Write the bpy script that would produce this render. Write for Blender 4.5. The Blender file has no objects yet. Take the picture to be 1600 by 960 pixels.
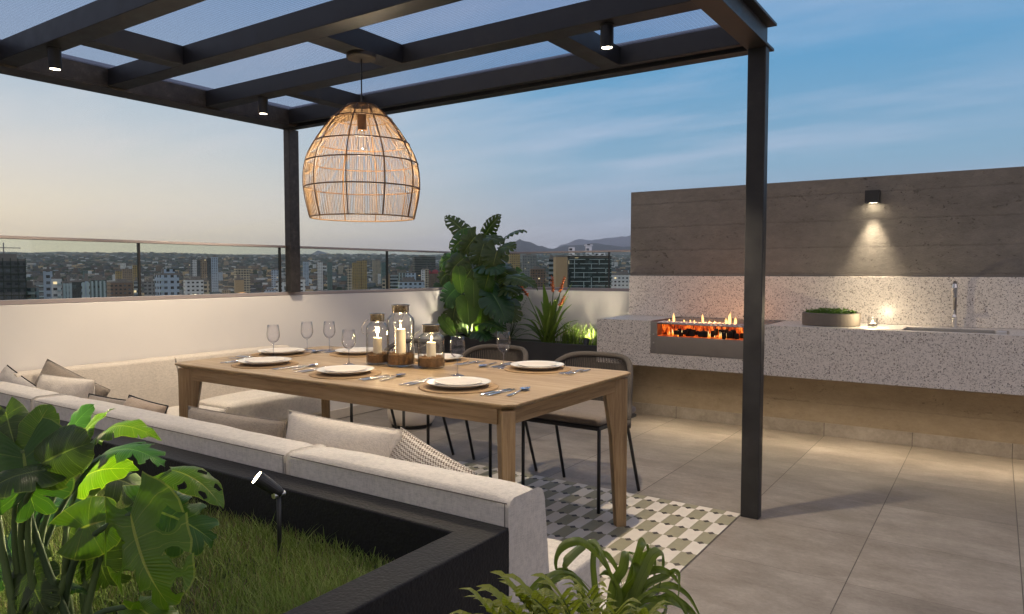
import bpy, bmesh, math, random
import numpy as np
from mathutils import Vector, Matrix, noise as mnoise
PI = math.pi
random.seed(7); np.random.seed(7)
S = bpy.context.scene
COL = S.collection

# ------------------------------------------------------------------ helpers
def lin(c):
    return tuple(((x/12.92) if x <= 0.04045 else ((x+0.055)/1.055)**2.4) for x in c)

class MB:
    """collects verts / faces / uvs, then links them as ONE mesh object"""
    def __init__(s): s.v=[]; s.f=[]; s.uv={}; s.mi=[]
    def add(s, vs, fs, uvs=None, mi=0):
        b=len(s.v); s.v.extend([tuple(p) for p in vs])
        for i,f in enumerate(fs):
            if uvs is not None: s.uv[len(s.f)] = [uvs[k] for k in f]
            s.f.append(tuple(b+k for k in f)); s.mi.append(mi)
        return s
    def box(s, x0,x1,y0,y1,z0,z1, mi=0):
        vs=[(x0,y0,z0),(x1,y0,z0),(x1,y1,z0),(x0,y1,z0),(x0,y0,z1),(x1,y0,z1),(x1,y1,z1),(x0,y1,z1)]
        fs=[(0,3,2,1),(4,5,6,7),(0,1,5,4),(1,2,6,5),(2,3,7,6),(3,0,4,7)]
        return s.add(vs,fs,mi=mi)
    def prism(s, poly, axis, a, b):
        """poly (p,q) extruded along axis from a to b. axis x: (y,z); y: (x,z); z: (x,y)"""
        def mk(p,t):
            return {'x':(t,p[0],p[1]),'y':(p[0],t,p[1]),'z':(p[0],p[1],t)}[axis]
        n=len(poly)
        vs=[mk(p,a) for p in poly]+[mk(p,b) for p in poly]
        fs=[tuple(range(n))[::-1],tuple(range(n,2*n))]+[(i,(i+1)%n,(i+1)%n+n,i+n) for i in range(n)]
        return s.add(vs,fs)
    def tube(s, pts, r, n=8, caps=True, closed=False):
        pts=[Vector(p) for p in pts]; m=len(pts)
        rr = r if isinstance(r,(list,tuple)) else [r]*m
        vs=[]; up=None
        for i,p in enumerate(pts):
            if closed: t=(pts[(i+1)%m]-pts[i-1])
            else: t=(pts[min(i+1,m-1)]-pts[max(i-1,0)])
            t.normalize()
            if up is None:
                up = Vector((0,0,1)) if abs(t.z)<0.9 else Vector((1,0,0))
            a=t.cross(up); 
            if a.length<1e-6: a=t.cross(Vector((0,1,0)))
            a.normalize(); b=a.cross(t).normalized(); up=b
            for k in range(n):
                w=2*PI*k/n
                vs.append(p+a*(math.cos(w)*rr[i])+b*(math.sin(w)*rr[i]))
        fs=[]
        for i in range(m if closed else m-1):
            j=(i+1)%m
            for k in range(n):
                fs.append((i*n+k,i*n+(k+1)%n,j*n+(k+1)%n,j*n+k))
        if caps and not closed:
            fs.append(tuple(range(n))[::-1]); fs.append(tuple(range((m-1)*n,m*n)))
        return s.add(vs,fs)
    def lathe(s, prof, c=(0,0,0), n=32, close=True):
        """prof: list of (r,z)"""
        vs=[];fs=[];m=len(prof)
        for r,z in prof:
            for k in range(n):
                w=2*PI*k/n
                vs.append((c[0]+r*math.cos(w),c[1]+r*math.sin(w),c[2]+z))
        for i in range(m-1):
            for k in range(n):
                fs.append((i*n+k,i*n+(k+1)%n,(i+1)*n+(k+1)%n,(i+1)*n+k))
        if close:
            if prof[0][0]>1e-5: fs.append(tuple(range(n))[::-1])
            if prof[-1][0]>1e-5: fs.append(tuple(range((m-1)*n,m*n)))
        return s.add(vs,fs)
    def rbox(s, c, size, r, n=10, puff=(0,0,0), wob=0.0, seed=0, R=None):
        """rounded, slightly puffed upholstery block"""
        hx,hy,hz=[a/2 for a in size]; N=n
        base=[];idx={};fs=[]
        def key(i,j,k):
            if (i,j,k) not in idx:
                idx[(i,j,k)]=len(base)
                base.append((2*i/N-1,2*j/N-1,2*k/N-1))
            return idx[(i,j,k)]
        for a in range(N):
            for b in range(N):
                fs.append((key(a,b,0),key(a,b+1,0),key(a+1,b+1,0),key(a+1,b,0)))
                fs.append((key(a,b,N),key(a+1,b,N),key(a+1,b+1,N),key(a,b+1,N)))
                fs.append((key(a,0,b),key(a+1,0,b),key(a+1,0,b+1),key(a,0,b+1)))
                fs.append((key(a,N,b),key(a,N,b+1),key(a+1,N,b+1),key(a+1,N,b)))
                fs.append((key(0,a,b),key(0,a,b+1),key(0,a+1,b+1),key(0,a+1,b)))
                fs.append((key(N,a,b),key(N,a+1,b),key(N,a+1,b+1),key(N,a,b+1)))
        out=[]
        for (u,v,w) in base:
            def rm(t,h):   # denser near the edges
                t2=math.sin(t*PI/2)*0.5+t*0.5
                return t2*h
            p=Vector((rm(u,hx),rm(v,hy),rm(w,hz)))
            q=Vector((max(-hx+r,min(hx-r,p.x)),max(-hy+r,min(hy-r,p.y)),max(-hz+r,min(hz-r,p.z))))
            d=p-q
            if d.length>1e-9: p=q+d.normalized()*r
            p.x+=puff[0]*u*(1-v*v)*(1-w*w); p.y+=puff[1]*v*(1-u*u)*(1-w*w); p.z+=puff[2]*w*(1-u**4)*(1-v**4)
            if wob:
                q=Vector(c)+p
                p+= Vector((mnoise.noise(q*6+Vector((seed,0,0))),mnoise.noise(q*6+Vector((0,seed,9))),mnoise.noise(q*5+Vector((5,0,seed)))))*wob
            if R is not None: p=R@p
            out.append(Vector(c)+p)
        return s.add(out,fs)

def mk_mesh(name, mb, mats, smooth):
    me=bpy.data.meshes.new(name)
    me.from_pydata(mb.v,[],mb.f)
    if mb.uv:
        ul=me.uv_layers.new(name='UVMap')
        for p in me.polygons:
            if p.index in mb.uv:
                for li,uv in zip(p.loop_indices,mb.uv[p.index]): ul.data[li].uv=uv
    for m in (mats if isinstance(mats,(list,tuple)) else [mats]): me.materials.append(m)
    if any(mb.mi): me.polygons.foreach_set('material_index',mb.mi)
    if smooth: me.polygons.foreach_set('use_smooth',[True]*len(me.polygons))
    me.update()
    return me

def wloc(o):
    p=Vector((0,0,0))
    while o is not None:
        p+=o.location; o=o.parent
    return p

def obj(name, mb, mat, parent=None, smooth=False, bevel=0, seg=2, label=None, local=False, weighted=False, angle=None):
    """link mb as ONE mesh; coordinates in mb are world coordinates unless local"""
    me=mk_mesh(name,mb,mat,smooth)
    o=bpy.data.objects.new(name,me); COL.objects.link(o)
    if parent is not None:
        o.parent=parent
        if not local: o.location=-wloc(parent)
    elif not local and len(mb.v):
        a=np.array([v[:] for v in me.vertices] if False else [tuple(v.co) for v in me.vertices])
        lo,hi=a.min(0),a.max(0); c=Vector(((lo[0]+hi[0])/2,(lo[1]+hi[1])/2,lo[2]))
        me.transform(Matrix.Translation(-c)); o.location=c
    if bevel:
        b=o.modifiers.new('bev','BEVEL'); b.width=bevel; b.segments=seg; b.limit_method='ANGLE'; b.angle_limit=math.radians(35)
        if not smooth:
            me.polygons.foreach_set('use_smooth',[True]*len(me.polygons))
            b.harden_normals=True
    if label: o['label']=label
    return o

def thing(name, label, cat, loc=(0,0,0), group=None, rz=0):
    o=bpy.data.objects.new(name,None); COL.objects.link(o); o.empty_display_size=0.1
    o.location=loc; o.rotation_euler=(0,0,rz); o['label']=label; o['category']=cat
    if group: o['group']=group
    return o
def tag(o,label,cat,group=None):
    o['label']=label; o['category']=cat
    if group: o['group']=group
    return o
def struct(o): o['kind']='structure'; return o
def copy_tree(o,parent=None,**kw):
    c=o.copy(); COL.objects.link(c); c.parent=parent
    for ch in [k for k in bpy.data.objects if k.parent is o]: copy_tree(ch,c)
    for k,v in kw.items(): c[k]=v
    return c

# ------------------------------------------------------------------ camera
F_PX=1123.0; CH=1.25; YAW=math.radians(34.0); PIT=math.radians(2.86)
cd=bpy.data.cameras.new('camera'); cam=bpy.data.objects.new('camera',cd); COL.objects.link(cam)
cam.location=(0,0,CH); cam.rotation_euler=(PI/2-PIT,0,YAW)
cd.sensor_width=36; cd.lens=36*F_PX/1600; cd.clip_start=0.02; cd.clip_end=60000
S.camera=cam
_F=np.array([-math.sin(YAW)*math.cos(PIT),math.cos(YAW)*math.cos(PIT),-math.sin(PIT)])
_R=np.array([math.cos(YAW),math.sin(YAW),0]); _U=np.cross(_R,_F)
def W(px,py,d):
    """survey helper: a point seen at photo pixel (px,py), d metres along the view axis -> world"""
    v=_F+_R*(px-800)/F_PX-_U*(py-480)/F_PX
    return Vector(np.array([0,0,CH])+v*d)
def WH(px,py,D):
    """the same for a horizontal distance D"""
    v=_F+_R*(px-800)/F_PX-_U*(py-480)/F_PX
    return Vector(np.array([0,0,CH])+v*(D/math.hypot(v[0],v[1])))

# ------------------------------------------------------------------ materials
class NT:
    def __init__(s,name):
        s.m=bpy.data.materials.new(name); s.m.use_nodes=True; s.t=s.m.node_tree; s.n=s.t.nodes
        s.b=s.n['Principled BSDF']; s.out=s.n['Material Output']
    def new(s,ty,**k):
        n=s.n.new(ty)
        for a,b in k.items():
            if a.startswith('i_'):
                key=a[2:]
                key=int(key) if key.isdigit() else key.replace('_',' ')
                n.inputs[key].default_value=b
            else: setattr(n,a,b)
        return n
    def link(s,a,b): s.t.links.new(a,b)
    def coord(s,kind='Object',scale=(1,1,1),loc=(0,0,0),rot=(0,0,0)):
        tc=s.new('ShaderNodeTexCoord'); mp=s.new('ShaderNodeMapping')
        mp.inputs['Scale'].default_value=scale; mp.inputs['Location'].default_value=loc; mp.inputs['Rotation'].default_value=rot
        s.link(tc.outputs[kind],mp.inputs['Vector']); return mp.outputs[0]
    def wcoord(s,scale=(1,1,1),loc=(0,0,0)):
        g=s.new('ShaderNodeNewGeometry'); mp=s.new('ShaderNodeMapping')
        mp.inputs['Scale'].default_value=scale; mp.inputs['Location'].default_value=loc
        s.link(g.outputs['Position'],mp.inputs['Vector']); return mp.outputs[0]
    def noise(s,vec,scale,detail=4,rough=0.55,out='Fac'):
        n=s.new('ShaderNodeTexNoise',i_Scale=scale,i_Detail=detail,i_Roughness=rough); s.link(vec,n.inputs['Vector']); return n.outputs[out]
    def ramp(s,fac,stops,interp='LINEAR'):
        r=s.new('ShaderNodeValToRGB'); r.color_ramp.interpolation=interp
        e=r.color_ramp.elements
        while len(e)<len(stops): e.new(0.5)
        for el,(p,c) in zip(e,stops):
            el.position=p; el.color=(*c,1) if isinstance(c,(tuple,list)) else (c,c,c,1)
        s.link(fac,r.inputs[0]); return r.outputs[0]
    def math(s,op,a,b=None,c=None,clamp=False):
        n=s.new('ShaderNodeMath',operation=op); n.use_clamp=clamp
        for i,x in enumerate((a,b,c)):
            if x is None: continue
            if isinstance(x,(int,float)): n.inputs[i].default_value=x
            else: s.link(x,n.inputs[i])
        return n.outputs[0]
    def mix(s,f,a,b,mode='MIX'):
        n=s.new('ShaderNodeMix',data_type='RGBA',blend_type=mode)
        for i,x in ((0,f),(6,a),(7,b)):
            if isinstance(x,(int,float)): n.inputs[i].default_value=x if i==0 else (x,x,x,1)
            elif isinstance(x,(tuple,list)): n.inputs[i].default_value=(*x,1)
            else: s.link(x,n.inputs[i])
        return n.outputs[2]
    def sep(s,vec):
        n=s.new('ShaderNodeSeparateXYZ'); s.link(vec,n.inputs[0]); return n.outputs
    def bump(s,h,strength=0.3,dist=0.01):
        n=s.new('ShaderNodeBump',i_Strength=strength,i_Distance=dist); s.link(h,n.inputs['Height']); s.link(n.outputs[0],s.b.inputs['Normal']); return n
    def set(s,**k):
        for a,b in k.items():
            key=a.replace('_',' ')
            if isinstance(b,(int,float,tuple)):
                s.b.inputs[key].default_value=b if not (isinstance(b,tuple) and len(b)==3) else (*b,1)
            else: s.link(b,s.b.inputs[key])
        return s

M={}
def simple(name,col,rough=0.5,metal=0,var=0.12,vscale=8,bump=0,bscale=60,spec=0.5):
    t=NT(name); co=t.coord(); f=t.noise(co,vscale,5)
    c=t.mix(f,tuple(x*(1-var) for x in col),tuple(min(1,x*(1+var)) for x in col))
    t.set(Base_Color=c,Roughness=rough,Metallic=metal,Specular_IOR_Level=spec)
    if bump: t.bump(t.noise(co,bscale,3),bump,0.004)
    M[name]=t.m; return t.m

def fabric(name,col,weave=420,dark=0.7,bump=0.35,slub=1.0):
    t=NT(name); co=t.wcoord()
    a=t.noise(t.wcoord((16,1.3,1.3)),40,3,0.6); b=t.noise(t.wcoord((1.3,16,1.3)),40,3,0.6); d_=t.noise(t.wcoord((1.3,1.3,16)),40,3,0.6)
    w=t.math('MULTIPLY',t.math('ADD',a,t.math('ADD',b,d_)),0.3333)
    big=t.noise(co,7,4)
    c=t.ramp(w,[(0.41,tuple(x*(dark+.02) for x in col)),(0.5,col),(0.59,tuple(min(1,x*1.09) for x in col))])
    c2=t.mix(big,tuple([0.86]*3),tuple([1.06]*3)); c=t.mix(1.0,c,c2,'MULTIPLY')
    t.set(Base_Color=c,Roughness=0.92,Specular_IOR_Level=0.15,Sheen_Weight=0.25,Sheen_Roughness=0.5)
    h=t.math('ADD',t.math('MULTIPLY',w,1.4),t.math('MULTIPLY',t.noise(co,14,3),1.1*slub)); t.bump(h,bump*1.4,0.004)
    M[name]=t.m; return t.m

def thin_glass(name,tint=(0.93,0.97,0.95),gl=0.06,rough=0.0,edge=1.0,pw=3.0,ep=4.0,ed_=0.75):
    t=NT(name); n=t.n
    tr=t.new('ShaderNodeBsdfTransparent'); lw0=t.new('ShaderNodeLayerWeight',i_Blend=0.5); t.link(t.mix(t.math('POWER',lw0.outputs['Facing'],ep),tint,tuple(v*ed_ for v in tint)),tr.inputs[0])
    g=t.new('ShaderNodeBsdfGlossy'); g.inputs['Roughness'].default_value=rough+0.02; g.inputs['Color'].default_value=(1,1,1,1)
    lw=t.new('ShaderNodeLayerWeight',i_Blend=0.25)
    f=t.math('ADD',t.math('MULTIPLY',t.math('POWER',lw.outputs['Facing'],pw),0.55*edge),gl,clamp=True)
    mx=t.new('ShaderNodeMixShader'); t.link(f,mx.inputs[0]); t.link(tr.outputs[0],mx.inputs[1]); t.link(g.outputs[0],mx.inputs[2])
    t.link(mx.outputs[0],t.out.inputs['Surface']); M[name]=t.m; return t.m

def emit(name,col,strength):
    t=NT(name); t.set(Base_Color=(0.02,0.02,0.02),Emission_Color=col,Emission_Strength=strength); M[name]=t.m; return t.m

# dark powder-coated steel of the pergola: faint blotchy patina
t=NT('dark_steel'); co=t.wcoord(); f=t.noise(co,9,6,0.65)
t.set(Base_Color=t.ramp(f,[(0.35,(0.010,0.010,0.012)),(0.6,(0.018,0.018,0.020)),(0.75,(0.032,0.030,0.030))]),Roughness=t.ramp(f,[(0.3,0.38),(0.7,0.55)]),Metallic=0.0,Specular_IOR_Level=0.55)
t.bump(t.noise(co,160,2),0.06,0.002); M['dark_steel']=t.m
t=NT('patina_steel'); co=t.wcoord(); f=t.noise(co,16,8,0.75)
t.set(Base_Color=t.ramp(f,[(0.35,(0.028,0.025,0.025)),(0.55,(0.055,0.049,0.047)),(0.72,(0.11,0.10,0.097))]),Roughness=t.ramp(f,[(0.3,0.35),(0.7,0.55)]),Metallic=0.35)
M['patina_steel']=t.m
simple('black_metal',(0.018,0.018,0.019),0.42,0,0.1)
simple('black_piping',(0.02,0.018,0.017),0.7)
simple('seam',(0.16,0.14,0.12),0.9)
simple('white_plaster',(0.79,0.75,0.705),0.85,0,0.05,2,0.12,14,0.2)
simple('rail_metal',(0.36,0.31,0.30),0.45,0.15,0.05)
simple('steel',(0.62,0.60,0.58),0.28,0.95,0.08,20)
simple('silver',(0.75,0.74,0.73),0.18,1.0,0.04)
simple('brushed_dark',(0.32,0.30,0.29),0.35,0.85,0.1,14)
simple('pewter',(0.30,0.285,0.26),0.25,1.0,0.05)
simple('ceramic',(0.62,0.58,0.53),0.28,0,0.03)
simple('ceramic_top',(0.58,0.52,0.45),0.4,0,0.05)
simple('stoneware_pale',(0.66,0.60,0.53),0.7,0,0.06)
simple('stoneware',(0.62,0.55,0.46),0.75,0,0.12,10,0.15,70)
simple('wax',(0.86,0.76,0.56),0.55,0,0.03)
simple('soil',(0.035,0.040,0.016),0.95,0,0.4,30,0.8,60)
simple('planter_grey',(0.030,0.030,0.031),0.6,0,0.15,6)
simple('bowl_stone',(0.14,0.12,0.10),0.85,0,0.3,12,0.4,60)
simple('stem_green',(0.085,0.13,0.035),0.75,0,0.3,6)
simple('stem_dark',(0.05,0.085,0.03),0.8,0,0.3,6)
simple('canopy_brown',(0.045,0.036,0.030),0.6)
simple('charred',(0.012,0.008,0.006),0.95,0,0.4,20,0.8,30)
simple('flower_red',(0.50,0.12,0.025),0.5,0,0.55,30)
simple('sisal',(0.30,0.17,0.075),0.95,0,0.55,90,0.8,140)
simple('kraft',(0.36,0.30,0.24),0.9,0,0.1)
# black textured planter wall: pebbled, leathery coating
t=NT('black_texture'); co=t.wcoord(); v=t.new('ShaderNodeTexVoronoi',i_Scale=120.0); t.link(co,v.inputs['Vector'])
n1=t.noise(co,75,4,0.6)
t.set(Base_Color=t.mix(n1,(0.010,0.010,0.011),(0.028,0.027,0.028)),Roughness=0.6,Specular_IOR_Level=0.22)
t.bump(t.math('ADD',n1,t.math('MULTIPLY',v.outputs[0],0.5)),0.5,0.004); M['black_texture']=t.m

fabric('linen_light',(0.68,0.62,0.54),dark=0.80)
fabric('linen_back',(0.64,0.565,0.475),dark=0.80)
fabric('linen_cream',(0.70,0.62,0.52),dark=0.80,slub=1.6)
fabric('linen_taupe',(0.27,0.225,0.18),dark=0.70,slub=1.6)
fabric('linen_tan',(0.42,0.32,0.23),dark=0.75,slub=1.3)
fabric('linen_grey',(0.45,0.42,0.40),dark=0.75,slub=1.3)
fabric('base_fabric',(0.42,0.36,0.28),dark=0.75)
fabric('chair_cushion',(0.19,0.155,0.13),dark=0.8)
# herringbone pillow fabric (pattern lives in the pillow's own uv)
t=NT('woven_pattern'); uv=t.coord('UV',(1,1,1)); x,y,_=t.sep(uv)
u=t.math('MULTIPLY',x,66.0); fu=t.math('PINGPONG',u,1.0)
w=t.math('FRACT',t.math('ADD',t.math('MULTIPLY',y,34.0),t.math('MULTIPLY',fu,0.55)))
jit=t.noise(uv,60,2)
mask=t.math('GREATER_THAN',t.math('ADD',w,t.math('MULTIPLY',jit,0.6)),0.93)
t.set(Base_Color=t.mix(mask,(0.66,0.60,0.52),(0.15,0.115,0.085)),Roughness=0.95,Specular_IOR_Level=0.1)
t.bump(t.math('ADD',w,jit),0.6,0.006); M['woven_pattern']=t.m
# rope
t=NT('rope'); co=t.wcoord(); 
t.set(Base_Color=t.mix(t.noise(co,150,3),(0.050,0.044,0.040),(0.115,0.100,0.090)),Roughness=0.9,Specular_IOR_Level=0.15); t.bump(t.noise(co,300,2),0.5,0.003); M['rope']=t.m
# wood of the table
def wood(name,ax,c0,c1,c2):
    t=NT(name); sc={'x':(1.2,22,22),'y':(22,1.2,22),'z':(22,22,1.2)}[ax]
    co=t.wcoord(sc); big=t.wcoord(tuple(1.0 if s>2 else 0.35 for s in sc))
    f=t.noise(co,2.2,8,0.7); g=t.noise(big,5,3)
    fine=t.noise(t.wcoord(tuple(s*9 if s>2 else s*3 for s in sc)),2,3,0.7)
    v=t.math('ADD',t.math('MULTIPLY',f,0.65),t.math('ADD',t.math('MULTIPLY',g,0.2),t.math('MULTIPLY',fine,0.15)))
    t.set(Base_Color=t.ramp(v,[(0.36,c0),(0.5,c1),(0.63,c2)]),Roughness=t.ramp(f,[(0.3,0.50),(0.7,0.40)]),Specular_IOR_Level=0.4)
    t.bump(t.math('ADD',f,fine),0.12,0.003); M[name]=t.m
wood('wood_x','x',(0.16,0.095,0.043),(0.29,0.190,0.098),(0.39,0.270,0.150))
wood('wood_y','y',(0.16,0.095,0.043),(0.29,0.190,0.098),(0.39,0.270,0.150))
wood('wood_z','z',(0.17,0.102,0.046),(0.32,0.212,0.108),(0.43,0.300,0.165))
wood('wood_top','x',(0.20,0.125,0.060),(0.30,0.205,0.108),(0.39,0.280,0.160))
simple('rattan',(0.30,0.185,0.085),0.55,0,0.3,40,0.3,200)
simple('rattan_dark',(0.17,0.085,0.035),0.5,0,0.3,40)
# concentric woven placemat
t=NT('placemat'); co=t.coord(); x,y,_=t.sep(co); r=t.math('SQRT',t.math('ADD',t.math('MULTIPLY',x,x),t.math('MULTIPLY',y,y)))
rings=t.math('FRACT',t.math('MULTIPLY',r,120.0)); an=t.math('FRACT',t.math('MULTIPLY',t.math('ARCTAN2',y,x),22.0))
h=t.math('MULTIPLY',t.math('PINGPONG',t.math('MULTIPLY',rings,2.0),1.0),t.math('PINGPONG',t.math('MULTIPLY',an,2.0),1.0))
t.set(Base_Color=t.mix(h,(0.25,0.155,0.075),(0.50,0.35,0.20)),Roughness=0.9); t.bump(h,0.8,0.004); M['placemat']=t.m
# terrazzo
t=NT('terrazzo'); co=t.wcoord()
def chips(scale,th,size,seed):
    v=t.new('ShaderNodeTexVoronoi',i_Scale=scale); cc=t.wcoord((1,1,1),(seed,seed*2,seed*3))
    nz=t.new('ShaderNodeTexNoise',i_Scale=scale*1.2,i_Detail=2.0); t.link(cc,nz.inputs['Vector'])
    mixv=t.new('ShaderNodeMix',data_type='VECTOR'); mixv.inputs[0].default_value=0.018; t.link(cc,mixv.inputs[4]); t.link(nz.outputs['Color'],mixv.inputs[5])
    t.link(mixv.outputs[1],v.inputs['Vector'])
    s_=t.new('ShaderNodeSeparateColor'); t.link(v.outputs['Color'],s_.inputs[0])
    a=t.math('GREATER_THAN',s_.outputs[0],th); b=t.math('LESS_THAN',v.outputs['Distance'],size)
    return t.math('MULTIPLY',a,b), s_.outputs[1]
base=t.mix(t.noise(co,20,3),(0.70,0.64,0.57),(0.80,0.735,0.665))
m1,r1=chips(108,0.62,0.38,1.7); m2,r2=chips(185,0.60,0.38,4.1); m3,r3=chips(85,0.80,0.5,8.3)
c=t.mix(m3,base,(0.62,0.56,0.50)); c=t.mix(m2,c,t.mix(r2,(0.10,0.085,0.075),(0.30,0.25,0.21))); c=t.mix(m1,c,t.mix(r1,(0.055,0.048,0.045),(0.24,0.18,0.14)))
t.set(Base_Color=c,Roughness=0.28,Specular_IOR_Level=0.5); M['terrazzo']=t.m
# board-formed concrete wall
def concrete(name,c0,c1,bs=1.0):
    t=NT(name); co=t.wcoord((1.0,1.0,1.9)); st=t.noise(co,5,10,0.82); big=t.noise(t.wcoord((0.6,0.6,1.2)),2.5,4)
    _,_,z=t.sep(t.wcoord()); rag=t.noise(t.wcoord((1,1,1)),9,6,0.7)
    zz=t.math('ADD',z,t.math('MULTIPLY',t.math('SUBTRACT',rag,0.5),0.034))
    fr=t.math('FRACT',t.math('DIVIDE',t.math('SUBTRACT',zz,0.15),0.197))
    ln=t.math('LESS_THAN',t.math('ABSOLUTE',t.math('SUBTRACT',fr,0.5)),0.022)
    brk=t.math('GREATER_THAN',t.noise(t.wcoord((1,1,0.2)),2.1,3),0.43); ln=t.math('MULTIPLY',ln,brk)
    pits=t.ramp(t.noise(t.wcoord((1,1,1.6)),34,5,0.75),[(0.60,0.0),(0.72,1.0)]) 
    pits=t.math('MULTIPLY',pits,t.ramp(t.noise(t.wcoord((1,1,3)),4,3),[(0.45,0.0),(0.65,1.0)]))
    v=t.math('ADD',t.math('MULTIPLY',st,0.6),t.math('MULTIPLY',big,0.4))
    blot=t.noise(t.wcoord((1,1,1.3)),13,6,0.75); v=t.math('ADD',t.math('MULTIPLY',v,0.7),t.math('MULTIPLY',blot,0.3)); c=t.ramp(v,[(0.36,c0),(0.64,c1)])
    c=t.mix(t.math('MULTIPLY',ln,0.16),c,tuple(x*0.45 for x in c0)); c=t.mix(t.math('MULTIPLY',pits,0.4),c,tuple(x*0.45 for x in c0))
    t.set(Base_Color=c,Roughness=0.85,Specular_IOR_Level=0.25)
    h=t.math('SUBTRACT',t.math('MULTIPLY',st,0.7),t.math('ADD',t.math('MULTIPLY',ln,1.1),t.math('MULTIPLY',pits,0.8)))
    h=t.math('ADD',h,t.math('MULTIPLY',t.noise(t.wcoord((1,1,2)),70,4,0.7),0.35))
    t.bump(h,1.0*bs,0.014); M[name]=t.m
concrete('concrete',(0.148,0.134,0.118),(0.258,0.234,0.205))
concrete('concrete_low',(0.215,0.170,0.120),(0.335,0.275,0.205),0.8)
# large-format stone floor tiles, 0.585 m grid
t=NT('floor_tiles'); x,y,z=t.sep(t.wcoord())
st=t.noise(t.wcoord((1.0,1.9,1)),3.4,10,0.74); sp=t.noise(t.wcoord((1,1.3,1)),44,5,0.8); big=t.noise(t.wcoord(),0.9,3)
def gl(v,off,per,w):
    fr=t.math('FRACT',t.math('DIVIDE',t.math('ADD',v,off),per)); d=t.math('ABSOLUTE',t.math('SUBTRACT',fr,0.5))
    return t.math('GREATER_THAN',d,0.5-w/per/2)
gx=gl(x,0.470,0.5865,0.0042); gy=gl(y,-3.675+0.5865*20,0.5865,0.0028)
ix=t.math('FLOOR',t.math('DIVIDE',t.math('ADD',x,0.470),0.5865)); iy=t.math('FLOOR',t.math('DIVIDE',t.math('ADD',y,-3.675),0.5865))
cv=t.new('ShaderNodeCombineXYZ'); t.link(ix,cv.inputs[0]); t.link(iy,cv.inputs[1]); wn=t.new('ShaderNodeTexWhiteNoise',noise_dimensions='2D'); t.link(cv.outputs[0],wn.inputs['Vector'])
v=t.math('ADD',t.math('ADD',t.math('MULTIPLY',st,0.62),t.math('MULTIPLY',sp,0.22)),t.math('MULTIPLY',big,0.16))
c=t.ramp(v,[(0.38,(0.172,0.146,0.122)),(0.50,(0.262,0.228,0.194)),(0.61,(0.350,0.310,0.268))])
c=t.mix(1.0,c,t.mix(wn.outputs[0],0.84,1.08),'MULTIPLY')
c=t.mix(t.math('MULTIPLY',gy,0.85),c,(0.10,0.08,0.065)); c=t.mix(t.math('MULTIPLY',gx,0.92),c,(0.055,0.045,0.038))
t.set(Base_Color=c,Roughness=t.ramp(st,[(0.3,0.42),(0.7,0.60)]),Specular_IOR_Level=0.45)
t.bump(t.math('SUBTRACT',t.math('ADD',st,t.math('MULTIPLY',sp,0.6)),t.math('MULTIPLY',t.math('MAXIMUM',gx,t.math('MULTIPLY',gy,0.6)),1.5)),0.28,0.004); M['floor_tiles']=t.m
# patterned cement tiles
t=NT('pattern_tiles'); x,y,z=t.sep(t.wcoord())
u=t.math('DIVIDE',t.math('ADD',x,1.095),0.0735); v=t.math('DIVIDE',t.math('SUBTRACT',y,3.466),0.1468)
par=t.math('FLOORED_MODULO',t.math('ADD',t.math('FLOOR',t.math('ADD',u,1.5)),t.math('FLOOR',v)),2.0)
fu=t.math('ABSOLUTE',t.math('SUBTRACT',t.math('FRACT',t.math('ADD',u,0.5)),0.5)); fv=t.math('ABSOLUTE',t.math('SUBTRACT',t.math('FRACT',t.math('ADD',v,0.5)),0.5))
dia=t.math('LESS_THAN',t.math('ADD',t.math('DIVIDE',fu,0.25),t.math('DIVIDE',fv,0.125)),1.0)
n=t.noise(t.wcoord(),22,6,0.7)
c=t.mix(par,t.mix(n,(0.60,0.545,0.47),(0.72,0.665,0.59)),t.mix(n,(0.245,0.225,0.145),(0.335,0.31,0.21)))
c=t.mix(dia,c,t.mix(n,(0.040,0.032,0.026),(0.070,0.058,0.048)))
jx=t.math('GREATER_THAN',t.math('ABSOLUTE',t.math('SUBTRACT',t.math('FRACT',t.math('DIVIDE',t.math('ADD',x,1.06),0.294)),0.5)),0.4965)
c=t.mix(t.math('MULTIPLY',jx,0.6),c,(0.10,0.09,0.07))
t.set(Base_Color=c,Roughness=0.55); t.bump(n,0.15,0.002); M['pattern_tiles']=t.m
# polycarbonate roofing: twin-wall ribs along y
t=NT('polycarbonate'); x,y,z=t.sep(t.wcoord()); fr=t.math('FRACT',t.math('DIVIDE',x,0.022))
rb=t.math('GREATER_THAN',fr,0.80)
tr=t.new('ShaderNodeBsdfTransparent'); tc_=t.mix(rb,(0.93,0.94,0.96),(0.74,0.77,0.84)); t.link(tc_,tr.inputs[0])
tl=t.new('ShaderNodeBsdfTranslucent'); tl.inputs[0].default_value=(0.55,0.60,0.72,1)
mx=t.new('ShaderNodeMixShader'); mx.inputs[0].default_value=0.22; t.link(tr.outputs[0],mx.inputs[1]); t.link(tl.outputs[0],mx.inputs[2]); t.link(mx.outputs[0],t.out.inputs['Surface']); M['polycarbonate']=t.m

thin_glass('rail_glass',(0.90,0.95,0.92),0.035)
thin_glass('glassware',(0.985,0.982,0.99),0.03,edge=1.6,pw=2.2,ep=3.0,ed_=0.35)
thin_glass('jar_glass',(0.98,0.98,0.975),0.025,edge=1.5,pw=2.6,ep=3.0,ed_=0.38)
thin_glass('wine_stem',(0.82,0.84,0.90),0.15,edge=1.4)

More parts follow.
